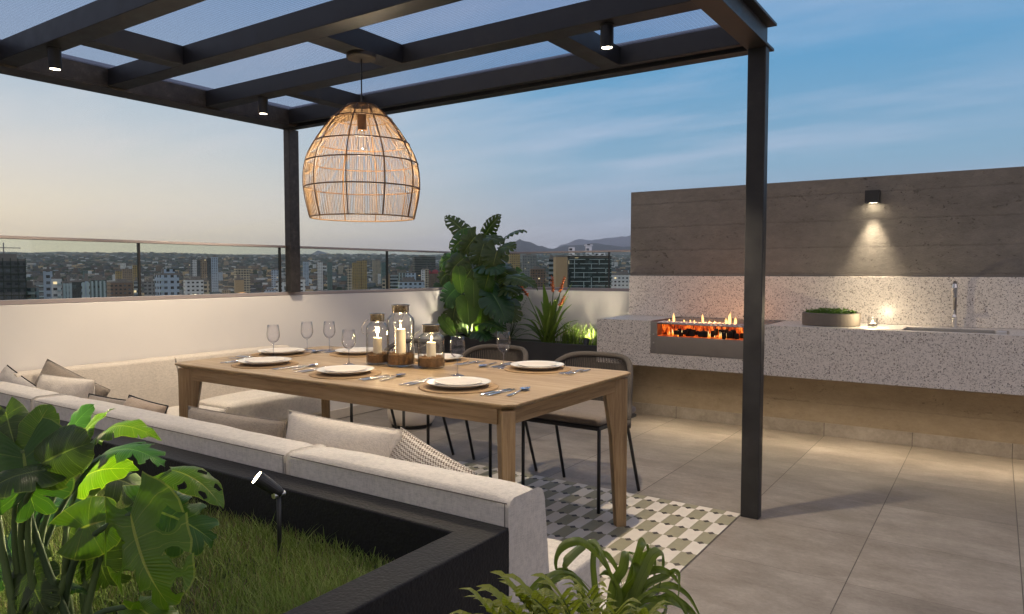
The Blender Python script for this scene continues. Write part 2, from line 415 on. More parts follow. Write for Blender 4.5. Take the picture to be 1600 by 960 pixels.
def leafmat(name,c0,c1,vein,trans=0.3,nv=7,rough=0.36,gloss=0.38,slant=1.1):
    """uv.x = along the midrib, uv.y = signed distance from it (0.5 = midrib)"""
    t=NT(name); uv=t.coord('UV'); x,y,_=t.sep(uv)
    a=t.math('ABSOLUTE',t.math('SUBTRACT',y,0.5)); a2=t.math('MULTIPLY',a,2.0)
    mid=t.math('LESS_THAN',a2,0.035)
    lat=t.math('ABSOLUTE',t.math('SUBTRACT',t.math('FRACT',t.math('MULTIPLY',x,float(nv))),0.5)); lat=t.math('GREATER_THAN',lat,0.478)
    fine=t.math('PINGPONG',t.math('MULTIPLY',x,float(nv)*9),1.0)
    n=t.noise(t.coord('Object'),11,5,0.6)
    c=t.mix(n,c0,c1); c=t.mix(t.math('MULTIPLY',fine,0.10),c,tuple(v*0.5 for v in c0))
    c=t.mix(t.math('MULTIPLY',lat,0.38),c,vein); c=t.mix(t.math('MULTIPLY',mid,0.85),c,vein)
    edge=t.math('GREATER_THAN',a2,0.965); c=t.mix(t.math('MULTIPLY',edge,0.5),c,vein)
    t.set(Base_Color=c,Roughness=rough,Specular_IOR_Level=gloss)
    bn=t.bump(t.math('ADD',t.math('MULTIPLY',fine,0.4),t.math('SUBTRACT',0.0,t.math('MAXIMUM',lat,mid))),0.35,0.004)
    tl=t.new('ShaderNodeBsdfTranslucent'); cc=t.mix(1.0,c,(1.5,1.9,0.5),'MULTIPLY'); t.link(cc,tl.inputs[0])
    mx=t.new('ShaderNodeMixShader'); mx.inputs[0].default_value=trans; t.link(t.b.outputs[0],mx.inputs[1]); t.link(tl.outputs[0],mx.inputs[2]); t.link(mx.outputs[0],t.out.inputs['Surface'])
    M[name]=t.m
leafmat('monstera_leaf',(0.030,0.082,0.012),(0.062,0.135,0.020),(0.24,0.30,0.06),0.32,rough=0.30)
leafmat('monstera_bright',(0.055,0.120,0.010),(0.120,0.195,0.016),(0.30,0.32,0.06),0.34,rough=0.30)
leafmat('monstera_blue',(0.020,0.060,0.026),(0.040,0.098,0.042),(0.10,0.18,0.07),0.25)
leafmat('monstera_dark',(0.028,0.050,0.013),(0.062,0.092,0.024),(0.17,0.20,0.06),0.28)
leafmat('banana_leaf',(0.065,0.125,0.026),(0.115,0.195,0.042),(0.22,0.30,0.08),0.35,nv=28,rough=0.5)
leafmat('strap_leaf',(0.14,0.175,0.040),(0.23,0.27,0.07),(0.09,0.13,0.03),0.25,nv=1,rough=0.36)
leafmat('palm_leaf',(0.26,0.265,0.035),(0.38,0.37,0.07),(0.07,0.09,0.02),0.3,nv=2)
leafmat('bromelia_leaf',(0.105,0.165,0.030),(0.19,0.26,0.055),(0.16,0.22,0.05),0.3,nv=2)
# grass blades: uv.x runs root to tip, uv.y is a random shade
t=NT('grass_blades'); uv=t.coord('UV'); x,y,_=t.sep(uv)
c=t.ramp(y,[(0.0,(0.13,0.205,0.035)),(0.5,(0.22,0.305,0.060)),(0.82,(0.34,0.38,0.13)),(0.93,(0.22,0.17,0.085)),(1.0,(0.26,0.19,0.11))])
t.set(Base_Color=c,Roughness=0.6,Specular_IOR_Level=0.3); tl=t.new('ShaderNodeBsdfTranslucent'); t.link(c,tl.inputs[0])
mx=t.new('ShaderNodeMixShader'); mx.inputs[0].default_value=0.3; t.link(t.b.outputs[0],mx.inputs[1]); t.link(tl.outputs[0],mx.inputs[2]); t.link(mx.outputs[0],t.out.inputs['Surface']); M['grass_blades']=t.m
emit('lamp_disc',(1.0,0.86,0.62),30); emit('bulb',(1.0,0.72,0.40),0.5); emit('candle_flame',(1.0,0.68,0.30),22); emit('led',(1.0,0.74,0.42),6)
emit('garden_lens',(1.0,0.78,0.50),45)
# fire
t=NT('ember'); n=t.noise(t.wcoord((1,1,0.5)),34,5,0.7)
t.set(Base_Color=(0.02,0.01,0.008),Emission_Color=t.ramp(n,[(0.44,(0.03,0.002,0.001)),(0.54,(0.8,0.07,0.008)),(0.68,(1.0,0.38,0.05))]),Emission_Strength=0.75); M['ember']=t.m
t=NT('fire_wall'); n=t.noise(t.wcoord((1,1,0.28)),46,6,0.75); _,_,z=t.sep(t.wcoord())
t.set(Base_Color=(0.02,0.01,0.008),Emission_Color=t.ramp(n,[(0.42,(0.02,0.001,0.0)),(0.50,(0.42,0.035,0.004)),(0.58,(1.0,0.20,0.02)),(0.68,(1.0,0.55,0.14))]),Emission_Strength=1.0); M['fire_wall']=t.m
t=NT('flame'); uv=t.coord('UV'); x,y,_=t.sep(uv)
t.set(Base_Color=(0,0,0),Emission_Color=t.ramp(x,[(0.0,(1.0,0.20,0.02)),(0.35,(1.0,0.42,0.06)),(0.7,(1.0,0.70,0.30))]),Emission_Strength=1.1); M['flame']=t.m
t=NT('top_flame'); t.set(Base_Color=(0,0,0),Emission_Color=(1.0,0.52,0.16),Emission_Strength=2.6); tr=t.new('ShaderNodeBsdfTransparent'); uv=t.coord('UV'); x,y,_=t.sep(uv); n=t.noise(t.coord('Object'),60,3,.6); mx=t.new('ShaderNodeMixShader'); t.link(t.math('MULTIPLY',t.math('SUBTRACT',1.15,x,clamp=True),t.ramp(n,[(.3,.45),(.6,1.0)])),mx.inputs[0]); t.link(tr.outputs[0],mx.inputs[1]); t.link(t.b.outputs[0],mx.inputs[2]); t.link(mx.outputs[0],t.out.inputs['Surface']); M['top_flame']=t.m
HAZE=5.2e-5; SKY=1.0
# ================================================================== terrace setting
mb=MB(); mb.box(-4.75,5.0,-4.0,6.35,-0.35,0.0); o=struct(obj('terrace_floor',mb,M['floor_tiles'])); o['label']='large square grey stone floor tiles of the roof terrace'; o['category']='floor'
mb=MB(); mb.box(-4.598,-1.06,0.2,3.675,0.0015,0.004); o=struct(obj('patterned_floor',mb,M['pattern_tiles'])); o['label']='checkered sage and white patterned floor tiles with small dark diamonds'; o['category']='floor'

# parapet walls
r=thing('parapet_wall','long low white plastered wall behind the corner sofa and dining table','wall',(-4.675,1.0,0))
mb=MB(); mb.box(-4.75,-4.60,-4.0,6.195,0.0,1.058); obj('wall_body',mb,M['white_plaster'],r,bevel=0.004)
mb=MB(); mb.box(-4.6,-4.588,3.62,5.565,0.0045,0.08); obj('skirting',mb,M['rail_metal'] if False else M['stoneware'],r)
r=thing('parapet_wall','short white wall behind the black planter, meeting the concrete barbecue wall','wall',(-3.7,6.27,0))
mb=MB(); mb.box(-4.75,-2.3,6.2,6.35,0.0,1.058); obj('wall_body',mb,M['white_plaster'],r,bevel=0.004)

def balustrade(label, axis, fixed, a, b, posts):
    # axis: direction the rail runs in ('y' at x=fixed, or 'x' at y=fixed)
    def bx(mb,p0,p1,q0,q1,z0,z1):
        if axis=='y': mb.box(fixed+q0,fixed+q1,p0,p1,z0,z1)
        else: mb.box(p0,p1,fixed+q0,fixed+q1,z0,z1)
    loc=(fixed,(a+b)/2,1.06) if axis=='y' else ((a+b)/2,fixed,1.06)
    r=thing('glass_railing',label,'glass railing',loc)
    mb=MB(); bx(mb,a,b,-0.03,0.03,1.06,1.086); obj('base_channel',mb,M['rail_metal'],r,bevel=0.002)
    mb=MB(); bx(mb,a,b,-0.022,0.022,1.432,1.450); obj('handrail',mb,M['rail_metal'],r,bevel=0.003)
    edges=[a]+posts+[b]
    for e0,e1 in zip(edges[:-1],edges[1:]):
        mb=MB(); bx(mb,e0+0.007,e1-0.007,-0.005,0.005,1.0865,1.4315); obj('glass_pane',mb,M['rail_glass'],r)
    for p in posts:
        mb=MB(); bx(mb,p-0.006,p+0.006,-0.010,0.010,1.0865,1.4315); obj('joint_post',mb,M['black_metal'],r)
balustrade('long frameless glass railing with grey handrail on the white wall behind the sofa','y',-4.64,-4.0,6.22,[-2.05,0.25,2.53,3.64,4.83])
balustrade('short glass railing with grey handrail behind the tall leafy plants','x',6.27,-4.66,-2.3,[-3.1])

# ------------------------------------------------------------------ pergola
r=thing('pergola','dark steel pergola with translucent ribbed roof standing over the dining table','pergola',(-2.8,1.8,0))
ST=M['dark_steel']; PA=M['patina_steel']
Y0=-0.95; Y1=3.60
mb=MB(); mb.box(-1.052,-0.963,3.640,3.702,0.0,2.346); obj('post',mb,ST,r,bevel=0.004)
mb=MB(); mb.box(-4.626,-4.560,3.682,3.776,1.0865,2.346); obj('post',mb,PA,r,bevel=0.003)
mb=MB(); mb.box(-1.052,-0.963,-0.95,-0.888,0.0,2.346); obj('post',mb,ST,r,bevel=0.004)
mb=MB(); mb.box(-4.626,-4.560,-0.95,-0.88,1.0865,2.346); obj('post',mb,ST,r,bevel=0.003)
# far edge beam: box with a channel fixed outside it
mb=MB(); mb.box(-4.455,-1.0625,3.600,3.640,2.362,2.480); mb.box(-4.63,-1.063,3.690,3.698,2.3585,2.470); mb.box(-4.63,-1.063,3.668,3.748,2.346,2.358); mb.box(-4.63,-1.063,3.66,3.748,2.4705,2.482); obj('edge_beam',mb,ST,r,bevel=0.0015)
# right edge beam
mb=MB(); mb.box(-1.062,-0.986,Y0,3.748,2.3605,2.470); mb.box(-1.062,-0.955,Y0,3.760,2.347,2.360); mb.box(-1.062,-0.945,Y0,3.765,2.4705,2.484); obj('edge_beam',mb,PA,r,bevel=0.0015)
# left edge beam
mb=MB(); mb.box(-4.56,-4.4555,Y0,3.748,2.3605,2.480); mb.box(-4.63,-4.4555,Y0,3.665,2.347,2.360); mb.box(-4.64,-4.4555,Y0,3.655,2.4805,2.490); obj('edge_beam',mb,PA,r,bevel=0.0015)
# near edge beam behind the viewer
mb=MB(); mb.box(-4.455,-1.0625,Y0,Y0+0.115,2.36,2.47); obj('edge_beam',mb,ST,r)
for y0 in (2.912,2.270,1.680,1.060,0.440,-0.20):
    mb=MB(); mb.box(-4.455,-1.0625,y0,y0+0.115,2.36,2.462); obj('rafter',mb,ST,r,bevel=0.003)
def cross(x0,x1,ya,yb):
    mb=MB(); mb.box(x0,x1,ya+0.0005,yb-0.0005,2.3605,2.460); obj('crossbar',mb,ST,r,bevel=0.002)
cross(-3.770,-3.665,1.795,2.270); cross(-2.805,-2.670,2.385,2.912); cross(-3.770,-3.665,3.027,3.60); cross(-1.835,-1.723,3.027,3.60)
cross(-1.835,-1.723,1.795,2.270); cross(-2.805,-2.670,1.175,1.680); cross(-3.770,-3.665,0.555,1.06); cross(-2.805,-2.670,-0.085,0.44)
for ya,yb in ((-0.83,0.49),(0.50,1.73),(1.74,2.96),(2.97,3.599)):
    mb=MB(); mb.box(-4.4545,-1.063,ya,yb,2.4625,2.4705); obj('roof_panel',mb,M['polycarbonate'],r)

# downlights under the rafters
def downlight(x,y,label,zb=2.36,power=38,size=105,blend=0.45):
    r=thing('downlight',label,'downlight',(x,y,zb),group='cylindrical downlights under the pergola')
    mb=MB(); mb.lathe([(0.0,-0.0005),(0.034,-0.0005),(0.034,-0.006),(0.030,-0.008),(0.030,-0.103),(0.0265,-0.105),(0.0245,-0.100),(0.0,-0.100)],(x,y,zb),28); obj('housing',mb,M['black_metal'],r,smooth=False)
    mb=MB(); mb.lathe([(0.0,-0.1015),(0.023,-0.1015),(0.023,-0.1005),(0,-0.1005)],(x,y,zb),24); obj('lens',mb,M['lamp_disc'],r)
    l=bpy.data.lights.new('downlight_beam','SPOT'); l.energy=power; l.color=(1.0,0.83,0.60); l.spot_size=math.radians(size); l.spot_blend=blend; l.shadow_soft_size=0.022
    lo=bpy.data.objects.new('downlight_beam',l); COL.objects.link(lo); lo.parent=r; lo.location=(0,0,-0.115)
downlight(-3.93,1.745,'black downlight below the rafter nearest the sofa corner, far left',power=34)
downlight(-3.93,2.975,'black downlight above the left end of the table, beside the pendant lamp',power=70)
downlight(-1.49,2.975,'bright black downlight near the freestanding right pergola post',power=92)
downlight(-1.49,1.745,'black downlight above the near right end of the sofa',power=30)

# ------------------------------------------------------------------ pendant lamp
PX,PY=-2.735,2.672
r=thing('pendant_lamp','large dome-shaped woven cane pendant lamp hanging over the table','pendant lamp',(PX,PY,2.36))
mb=MB(); mb.lathe([(0,0),(0.075,0),(0.075,-0.018),(0.070,-0.024),(0.0,-0.024)],(PX,PY,2.3595),36); obj('ceiling_canopy',mb,M['canopy_brown'],r)
mb=MB(); mb.tube([(PX,PY,2.337),(PX,PY,2.03)],0.0035,8); obj('cord',mb,M['black_metal'],r)
prof=[(0.070,2.098),(0.150,2.030),(0.238,1.905),(0.282,1.805),(0.291,1.675),(0.262,1.525)]
def prof_at(t):
    # smooth interpolation between the ring levels
    n=len(prof)-1; x=t*n; i=min(int(x),n-1); u=x-i
    p0=prof[max(i-1,0)];p1=prof[i];p2=prof[i+1];p3=prof[min(i+2,n)]
    return tuple(0.5*((2*p1[k])+(-p0[k]+p2[k])*u+(2*p0[k]-5*p1[k]+4*p2[k]-p3[k])*u*u+(-p0[k]+3*p1[k]-3*p2[k]+p3[k])*u**3) for k in (0,1))
mb=MB()
for k in range(210):
    a=2*PI*k/210; off=0.0 if k%2 else -0.002
    pts=[]
    for j in range(11):
        rr,z=prof_at(j/10); w=0.0
        if rr<0.10 and k%2: rr*=1.0
        pts.append((PX+(rr+off)*math.cos(a+w),PY+(rr+off)*math.sin(a+w),z))
    mb.tube(pts,0.00115,4,caps=False)
sh=obj('shade_canes',mb,M['rattan'],r,smooth=True)
for rr,z in prof:
    mb=MB(); mb.tube([(PX+(rr+.003)*math.cos(2*PI*k/48),PY+(rr+.003)*math.sin(2*PI*k/48),z) for k in range(48)],0.0036,6,closed=True); obj('shade_ring',mb,M['rattan_dark'] if z>1.55 else M['rattan'],r,smooth=True)
for k in range(10):
    a=2*PI*(k+0.35)/10
    mb=MB(); mb.tube([(PX+(prof_at(j/14)[0]+.004)*math.cos(a),PY+(prof_at(j/14)[0]+.004)*math.sin(a),prof_at(j/14)[1]) for j in range(15)],0.0034,6); obj('shade_rib',mb,M['rattan_dark'],r,smooth=True)
mb=MB()
for k in range(3):
    a=2*PI*k/3+.3; mb.tube([(PX,PY,2.055),(PX+0.145*math.cos(a),PY+0.145*math.sin(a),2.03)],0.002,5)
mb.lathe([(0,2.06),(0.022,2.06),(0.024,1.975),(0.0,1.975)],(PX,PY,0),20); obj('lamp_socket',mb,M['rattan_dark'],r)
mb=MB(); mb.lathe([(0.010,1.975),(0.016,1.955),(0.028,1.93),(0.032,1.905),(0.026,1.882),(0.0,1.872)],(PX,PY,0),20); obj('bulb',mb,M['jar_glass'],r,smooth=True)
l=bpy.data.lights.new('pendant_glow','POINT'); l.energy=15; l.color=(1.0,0.80,0.54); l.shadow_soft_size=0.04
lo=bpy.data.objects.new('pendant_glow',l); COL.objects.link(lo); lo.parent=r; lo.location=(0,0,1.80-2.36)

# ------------------------------------------------------------------ barbecue wall and counter
KX=-2.67
r=thing('concrete_wall','tall board-marked concrete wall behind the terrazzo barbecue counter','wall',(0.2,5.95,0))
mb=MB(); mb.box(KX,4.9,5.811,6.10,0.0,1.936); obj('wall_body',mb,M['concrete'],r,bevel=0.006)
mb=MB(); mb.box(KX+0.001,4.9,5.807,5.811,0.10,0.514); obj('lower_panel',mb,M['concrete_low'],r)
mb=MB(); mb.box(KX+0.001,4.9,5.799,5.811,0.0,0.0995); obj('skirting',mb,M['floor_tiles'],r,bevel=0.002)
r=thing('backsplash','speckled terrazzo backsplash slab between counter and concrete wall','backsplash',(0.2,5.80,0.868))
mb=MB(); mb.box(KX+0.0005,4.9,5.793,5.8105,0.868,1.210); obj('slab',mb,M['terrazzo'],r,bevel=0.002)
r=thing('kitchen_counter','thick speckled terrazzo counter floating on the concrete wall, with grill and sink','counter',(0.2,5.5,0.515))
mb=MB(); ZT=0.867; ZB=0.515; YF=5.19; YB=5.810; G0,G1=-2.21,-1.35; S0,S1=-0.51,0.075
def slab(x0,x1,y0,y1,z0,z1): mb.box(x0,x1,y0,y1,z0,z1)
slab(KX,G0,YF,YB,ZB,ZT); slab(G0,G1,YF,YB,ZB,0.616); slab(G1,S0,YF,YB,ZB,ZT)
slab(S0,S1,YF,YB,ZB,0.70); slab(S0,S1,YF,5.285,0.70,ZT); slab(S0,S1,5.60,YB,0.70,ZT); slab(S1,4.9,YF,YB,ZB,ZT)
obj('worktop',mb,M['terrazzo'],r)
mb=MB()
for a in ((S0+.001,S0+.006,5.286,5.599,.7015,.8665),(S1-.006,S1-.001,5.286,5.599,.7015,.8665),(S0+.006,S1-.006,5.286,5.291,.7015,.8665),(S0+.006,S1-.006,5.594,5.599,.7015,.8665),(S0+.006,S1-.006,5.291,5.594,.7015,.706)): mb.box(*a)
sk=obj('sink_basin',mb,M['steel'],r)
mb=MB(); mb.lathe([(0,0),(0.022,0),(0.022,0.003),(0,0.003)],(-0.22,5.45,0.7065),20); obj('drain',mb,M['brushed_dark'],sk,)
sk.location=-wloc(r)
mb=MB(); mb.box(0.0,0.06,5.30,5.36,0.83,0.885); obj('sink_overflow_block',mb,M['steel'],r,bevel=0.006)
# faucet
r=thing('faucet','slender steel kitchen faucet with pull-down spray head beside the sink','faucet',(-0.233,5.73,0.867))
mb=MB(); fx,fy=-0.233,5.73
mb.tube([(fx,fy,0.868),(fx,fy,1.12)]+[(fx,fy-0.055+0.055*math.cos(a),1.12+0.055*math.sin(a)) for a in np.linspace(0.3,PI,8)],0.011,12); obj('spout',mb,M['brushed_dark'],r,smooth=True)
mb=MB(); mb.lathe([(0,1.205-.13),(0.017,1.205-.13),(0.019,1.14),(0.015,1.165),(0,1.165)],(fx,fy-0.11,0),16); obj('spray_head',mb,M['silver'],r,smooth=False)
mb=MB(); mb.lathe([(0.018,0.868),(0.017,0.935),(0.012,0.94)],(fx,fy,0),16); obj('faucet_base',mb,M['steel'],r)
mb=MB(); mb.tube([(fx,fy-.012,0.945),(fx,fy-0.05,0.95)],0.011,10); mb.tube([(fx,fy-0.045,0.95),(fx-.004,fy-0.05,0.99)],0.004,6); obj('handle',mb,M['silver'],r)

# built-in grill
r=thing('charcoal_grill','built-in stainless charcoal grill with open fire set into the counter','grill',((G0+G1)/2,5.45,0.617))
mb=MB()
mb.box(G0+.001,G0+.055,YF-.003,YF+.012,0.617,0.862)           # left side plate
mb.box(G0+.055,G1-.001,YF-.003,YF+.009,0.617,0.752)           # front apron
mb.box(G1-.055,G1-.001,YF-.003,YF+.012,0.7525,0.862)
mb.box(G0+.001,G0+.006,YF+.013,5.792,0.617,0.868); mb.box(G1-.006,G1-.001,YF+.013,5.792,0.617,0.868)
mb.box(G0+.006,G1-.006,5.780,5.792,0.617,0.868); mb.box(G0+.006,G1-.006,YF+.013,5.779,0.735,0.742)
obj('grill_housing',mb,M['brushed_dark'],r,bevel=0.001)
mb=MB(); mb.box(G0+.06,G1-.06,YF-.006,YF-.0035,0.6295,0.7425); obj('front_panel',mb,M['brushed_dark'],r,bevel=0.001)
mb=MB()
for k in range(3): mb.lathe([(0,0),(0.006,0),(0.006,0.006),(0,0.006)],(0,0,0),10)
mb=MB()
for z in (0.70,0.765): mb.tube([(G0+.028,YF-.008,z),(G0+.028,YF-.002,z)],0.006,10)
obj('bolt_heads',mb,M['steel'],r)
mb=MB()
nb=22
for k in range(nb):
    x=G0+.05+(G1-G0-.10)*k/(nb-1); mb.tube([(x,YF+.02,0.855),(x,5.775,0.862)],0.006,6)
mb.tube([(G0+.008,YF+.03,0.848),(G1-.008,YF+.03,0.848)],0.006,8); mb.tube([(G0+.008,5.74,0.854),(G1-.008,5.74,0.854)],0.006,8)
obj('grill_grate',mb,M['steel'],r,smooth=True)
for k in range(30):
    random.seed(500+k); x=G0+.14+(G1-G0-.22)*(k+.5)/30+random.uniform(-.02,.02); y=random.uniform(YF+.05,YF+.20)
    mb=MB(); mb.rbox((x,y,0.765+random.uniform(0,.025)),(random.uniform(.02,.05),random.uniform(.03,.05),random.uniform(.03,.07)),0.01,4,(0,0,0),0.016,k)
    obj('charcoal_lump',mb,M['charred'],r)
random.seed(5)
mb=MB(); mb.box(G0+.012,G1-.012,YF+.03,5.74,0.7425,0.7465); obj('ember_bed',mb,M['ember'],r)
mb=MB(); mb.box(G0+.012,G1-.012,YF+.20,YF+.204,0.7465,0.838); obj('glowing_back_plate',mb,M['fire_wall'],r)
# tongues of fire
def flame(mb,x,y,z,h,w,seed):
    random.seed(seed); n=7; L=[];R_=[]
    ph=random.uniform(0,6); vs=[];uvs=[];fs=[]
    for j in range(n):
        t=j/(n-1); ww=w*(math.sin(PI*min(1,0.18+t*0.82))**0.9)*(1-t*.35)
        cx=x+math.sin(ph+t*3.2)*w*.45*t; cy=y+math.cos(ph+t*2.5)*w*.3*t
        for k in range(6):
            a=2*PI*k/6; vs.append((cx+ww*math.cos(a),cy+ww*.6*math.sin(a),z+h*t)); uvs.append((t,0.5))
    for j in range(n-1):
        for k in range(6): fs.append((j*6+k,j*6+(k+1)%6,(j+1)*6+(k+1)%6,(j+1)*6+k))
    mb.add(vs,fs,uvs)
mb=MB()
for k in range(34):
    random.seed(900+k); x=G0+.06+(G1-G0-.14)*random.random(); flame(mb,x,YF+.05+random.random()*.18,0.748,random.uniform(.02,.06),random.uniform(.003,.008),k)
obj('low_flames',mb,M['flame'],r,smooth=True)
mb=MB()
for k,(x,h,w) in enumerate(((-2.075,.075,.011),(-1.845,.075,.010),(-1.640,.095,.014),(-1.60,.06,.012),(-1.665,.05,.012))): flame(mb,x,YF+.14,0.855,h,w,40+k)
for k,x in enumerate((-2.0,-1.95,-1.92,-1.80,-1.76,-2.12)): flame(mb,x,YF+.16,0.858,.020,.006,60+k)
obj('tall_flames',mb,M['top_flame'],r,smooth=True)
random.seed(11)
l=bpy.data.lights.new('fire_glow','POINT'); l.energy=1.8; l.color=(1.0,0.48,0.20); l.shadow_soft_size=0.08
lo=bpy.data.objects.new('fire_glow',l); COL.objects.link(lo); lo.parent=r; lo.location=(0.05,-.08,.30)

# wall lamp
r=thing('wall_lamp','small black cube wall lamp throwing light down the concrete','wall lamp',(-0.757,5.765,1.737))
mb=MB(); x0,x1=-0.803,-0.711
mb.box(x0,x1,5.715,5.8105,1.745,1.827); mb.box(x0,x1,5.715,5.720,1.737,1.745); mb.box(x0,x1,5.8055,5.8105,1.737,1.745); mb.box(x0,x0+.005,5.72,5.8055,1.737,1.745); mb.box(x1-.005,x1,5.72,5.8055,1.737,1.745)
obj('lamp_body',mb,M['black_metal'],r)
mb=MB(); mb.box(x0+.02,x1-.02,5.735,5.785,1.742,1.7445); obj('lamp_lens',mb,M['lamp_disc'],r)
l=bpy.data.lights.new('wall_lamp_beam','SPOT'); l.energy=40; l.color=(1.0,0.84,0.60); l.spot_size=math.radians(60); l.spot_blend=1.0; l.shadow_soft_size=0.02
lo=bpy.data.objects.new('wall_lamp_beam',l); COL.objects.link(lo); lo.parent=r; lo.location=(0,-.022,-.004)

# LED strip hidden below the counter
r=thing('led_strip','thin warm light strip tucked under the terrazzo counter','light strip',(0.2,5.40,0.505))
mb=MB(); mb.box(-2.5,3.5,5.39,5.41,0.505,0.5145); obj('strip',mb,M['led'],r)
l=bpy.data.lights.new('counter_underlight','AREA'); l.shape='RECTANGLE'; l.size=6.0; l.size_y=0.04; l.energy=16; l.spread=math.radians(130); l.color=(1.0,0.82,0.58)
lo=bpy.data.objects.new('counter_underlight',l); COL.objects.link(lo); lo.parent=r; lo.location=(0.3,0,-.004)

# stone bowl with succulents
r=thing('planter_bowl','low round stone bowl of green sedum on the counter','bowl',(-0.973,5.50,0.868))
mb=MB(); mb.lathe([(0,0.0),(0.185,0.0),(0.190,0.004),(0.190,0.085),(0.186,0.088),(0.170,0.088),(0.168,0.070),(0,0.070)],(-0.973,5.50,0.8685),48); obj('bowl',mb,M['bowl_stone'],r)
mb=MB(); random.seed(3)
for k in range(420):
    a=random.uniform(0,2*PI); q=math.sqrt(random.random())*.168; x=-0.973+q*math.cos(a); y=5.5+q*math.sin(a); z=0.935+random.uniform(0,.03)+0.018*(1-(q/.17)**2)
    for j in range(6):
        b=random.uniform(0,2*PI); s_=random.uniform(.008,.013); el=random.uniform(.2,1.3)
        d=Vector((math.cos(b)*math.cos(el),math.sin(b)*math.cos(el),math.sin(el))); sd=Vector((-math.sin(b),math.cos(b),0))*s_*.4
        p=Vector((x,y,z)); mb.add([p,p+d*s_*.5+sd,p+d*s_*1.2,p+d*s_*.5-sd],[(0,1,2,3)],[(0,.5),(.5,.3),(1,.5),(.5,.7)])
obj('sedum',mb,M['banana_leaf'],r)
mb=MB(); mb.lathe([(0,0.0),(0.160,0.0),(0.166,0.004)],(-0.973,5.50,0.9395),32); obj('soil',mb,M['soil'],r)
# small glass candle holder
def votive(x,y,z,label):
    r=thing('candle_holder',label,'candle holder',(x,y,z))
    mb=MB(); mb.lathe([(0.0,0.0),(0.026,0.0),(0.030,0.012),(0.031,0.065),(0.029,0.065),(0.028,0.014),(0,0.010)],(x,y,z+.0005),24); obj('glass_cup',mb,M['jar_glass'],r,smooth=True)
    mb=MB(); mb.lathe([(0,0.0108),(0.024,0.0108),(0.024,0.028),(0,0.028)],(x,y,z+.0005),20); obj('tea_candle',mb,M['wax'],r)
    mb=MB(); flame(mb,x,y,z+.030,.022,.005,5); obj('flame',mb,M['candle_flame'],r,smooth=True)
    l=bpy.data.lights.new('candle_light','POINT'); l.energy=3.0; l.color=(1.0,0.82,0.52); l.shadow_soft_size=0.01
    lo=bpy.data.objects.new('candle_light',l); COL.objects.link(lo); lo.parent=r; lo.location=(0,0,.07)
votive(-0.692,5.40,0.8675,'small clear glass candle holder lit beside the sedum bowl')
# ================================================================== dining table
TX0,TX1,TY0,TY1,TZ=-3.655,-1.455,2.150,3.225,0.760
r=thing('dining_table','long oak dining table with chamfered corners and tapered legs','table',((TX0+TX1)/2,(TY0+TY1)/2,0))
def chamf(x0,x1,y0,y1,c): return [(x0+c,y0),(x1-c,y0),(x1,y0+c),(x1,y1-c),(x1-c,y1),(x0+c,y1),(x0,y1-c),(x0,y0+c)]
mb=MB(); rings=[(0.0,TZ-0.002),(0.002,TZ)]; 
lv=[(0.030,TZ-0.026),(0.004,TZ-0.011),(0.0,TZ-0.008),(0.0,TZ-0.002),(0.002,TZ)]
vs=[];fs=[]
for ins,z in lv:
    for x,y in chamf(TX0+ins,TX1-ins,TY0+ins,TY1-ins,0.040): vs.append((x,y,z))
for i in range(len(lv)-1):
    for k in range(8): fs.append((i*8+k,i*8+(k+1)%8,(i+1)*8+(k+1)%8,(i+1)*8+k))
fs.append(tuple(range(8))[::-1]); fs.append(tuple(range(8*(len(lv)-1),8*len(lv)))); mb.add(vs,fs)
obj('tabletop',mb,M['wood_top'],r)
# aprons
ins=0.055; az0,az1=0.668,TZ-0.0265
for (x0,x1,y0,y1,m) in ((TX0+.10,TX1-.10,TY0+ins,TY0+ins+.025,'wood_x'),(TX0+.10,TX1-.10,TY1-ins-.025,TY1-ins,'wood_x'),(TX0+ins,TX0+ins+.025,TY0+.10,TY1-.10,'wood_y'),(TX1-ins-.025,TX1-ins,TY0+.10,TY1-.10,'wood_y')):
    mb=MB(); mb.box(x0,x1,y0,y1,az0,az1); obj('apron',mb,M[m],r,bevel=0.002)
for sx,sy in ((0,0),(1,0),(0,1),(1,1)):
    cx=(TX1-.030) if sx else (TX0+.030); cy=(TY1-.030) if sy else (TY0+.030)
    din=Vector((-1 if sx else 1,-1 if sy else 1,0)).normalized(); sd=Vector((-din.y,din.x,0)); mb=MB(); vs=[]
    for z,dep,w in ((0.0,0.052,0.024),(0.45,0.080,0.026),(az1-.001,0.125,0.027)):
        o0=Vector((cx,cy,z))
        for a,b in ((0,-w),(dep,-w),(dep,w),(0,w)): vs.append(o0+din*a+sd*b)
    fs=[(3,2,1,0),(8,9,10,11)]
    for i in range(2):
        for k in range(4): fs.append((i*4+k,i*4+(k+1)%4,(i+1)*4+(k+1)%4,(i+1)*4+k))
    mb.add(vs,fs); obj('leg',mb,M['wood_z'],r,bevel=0.005)

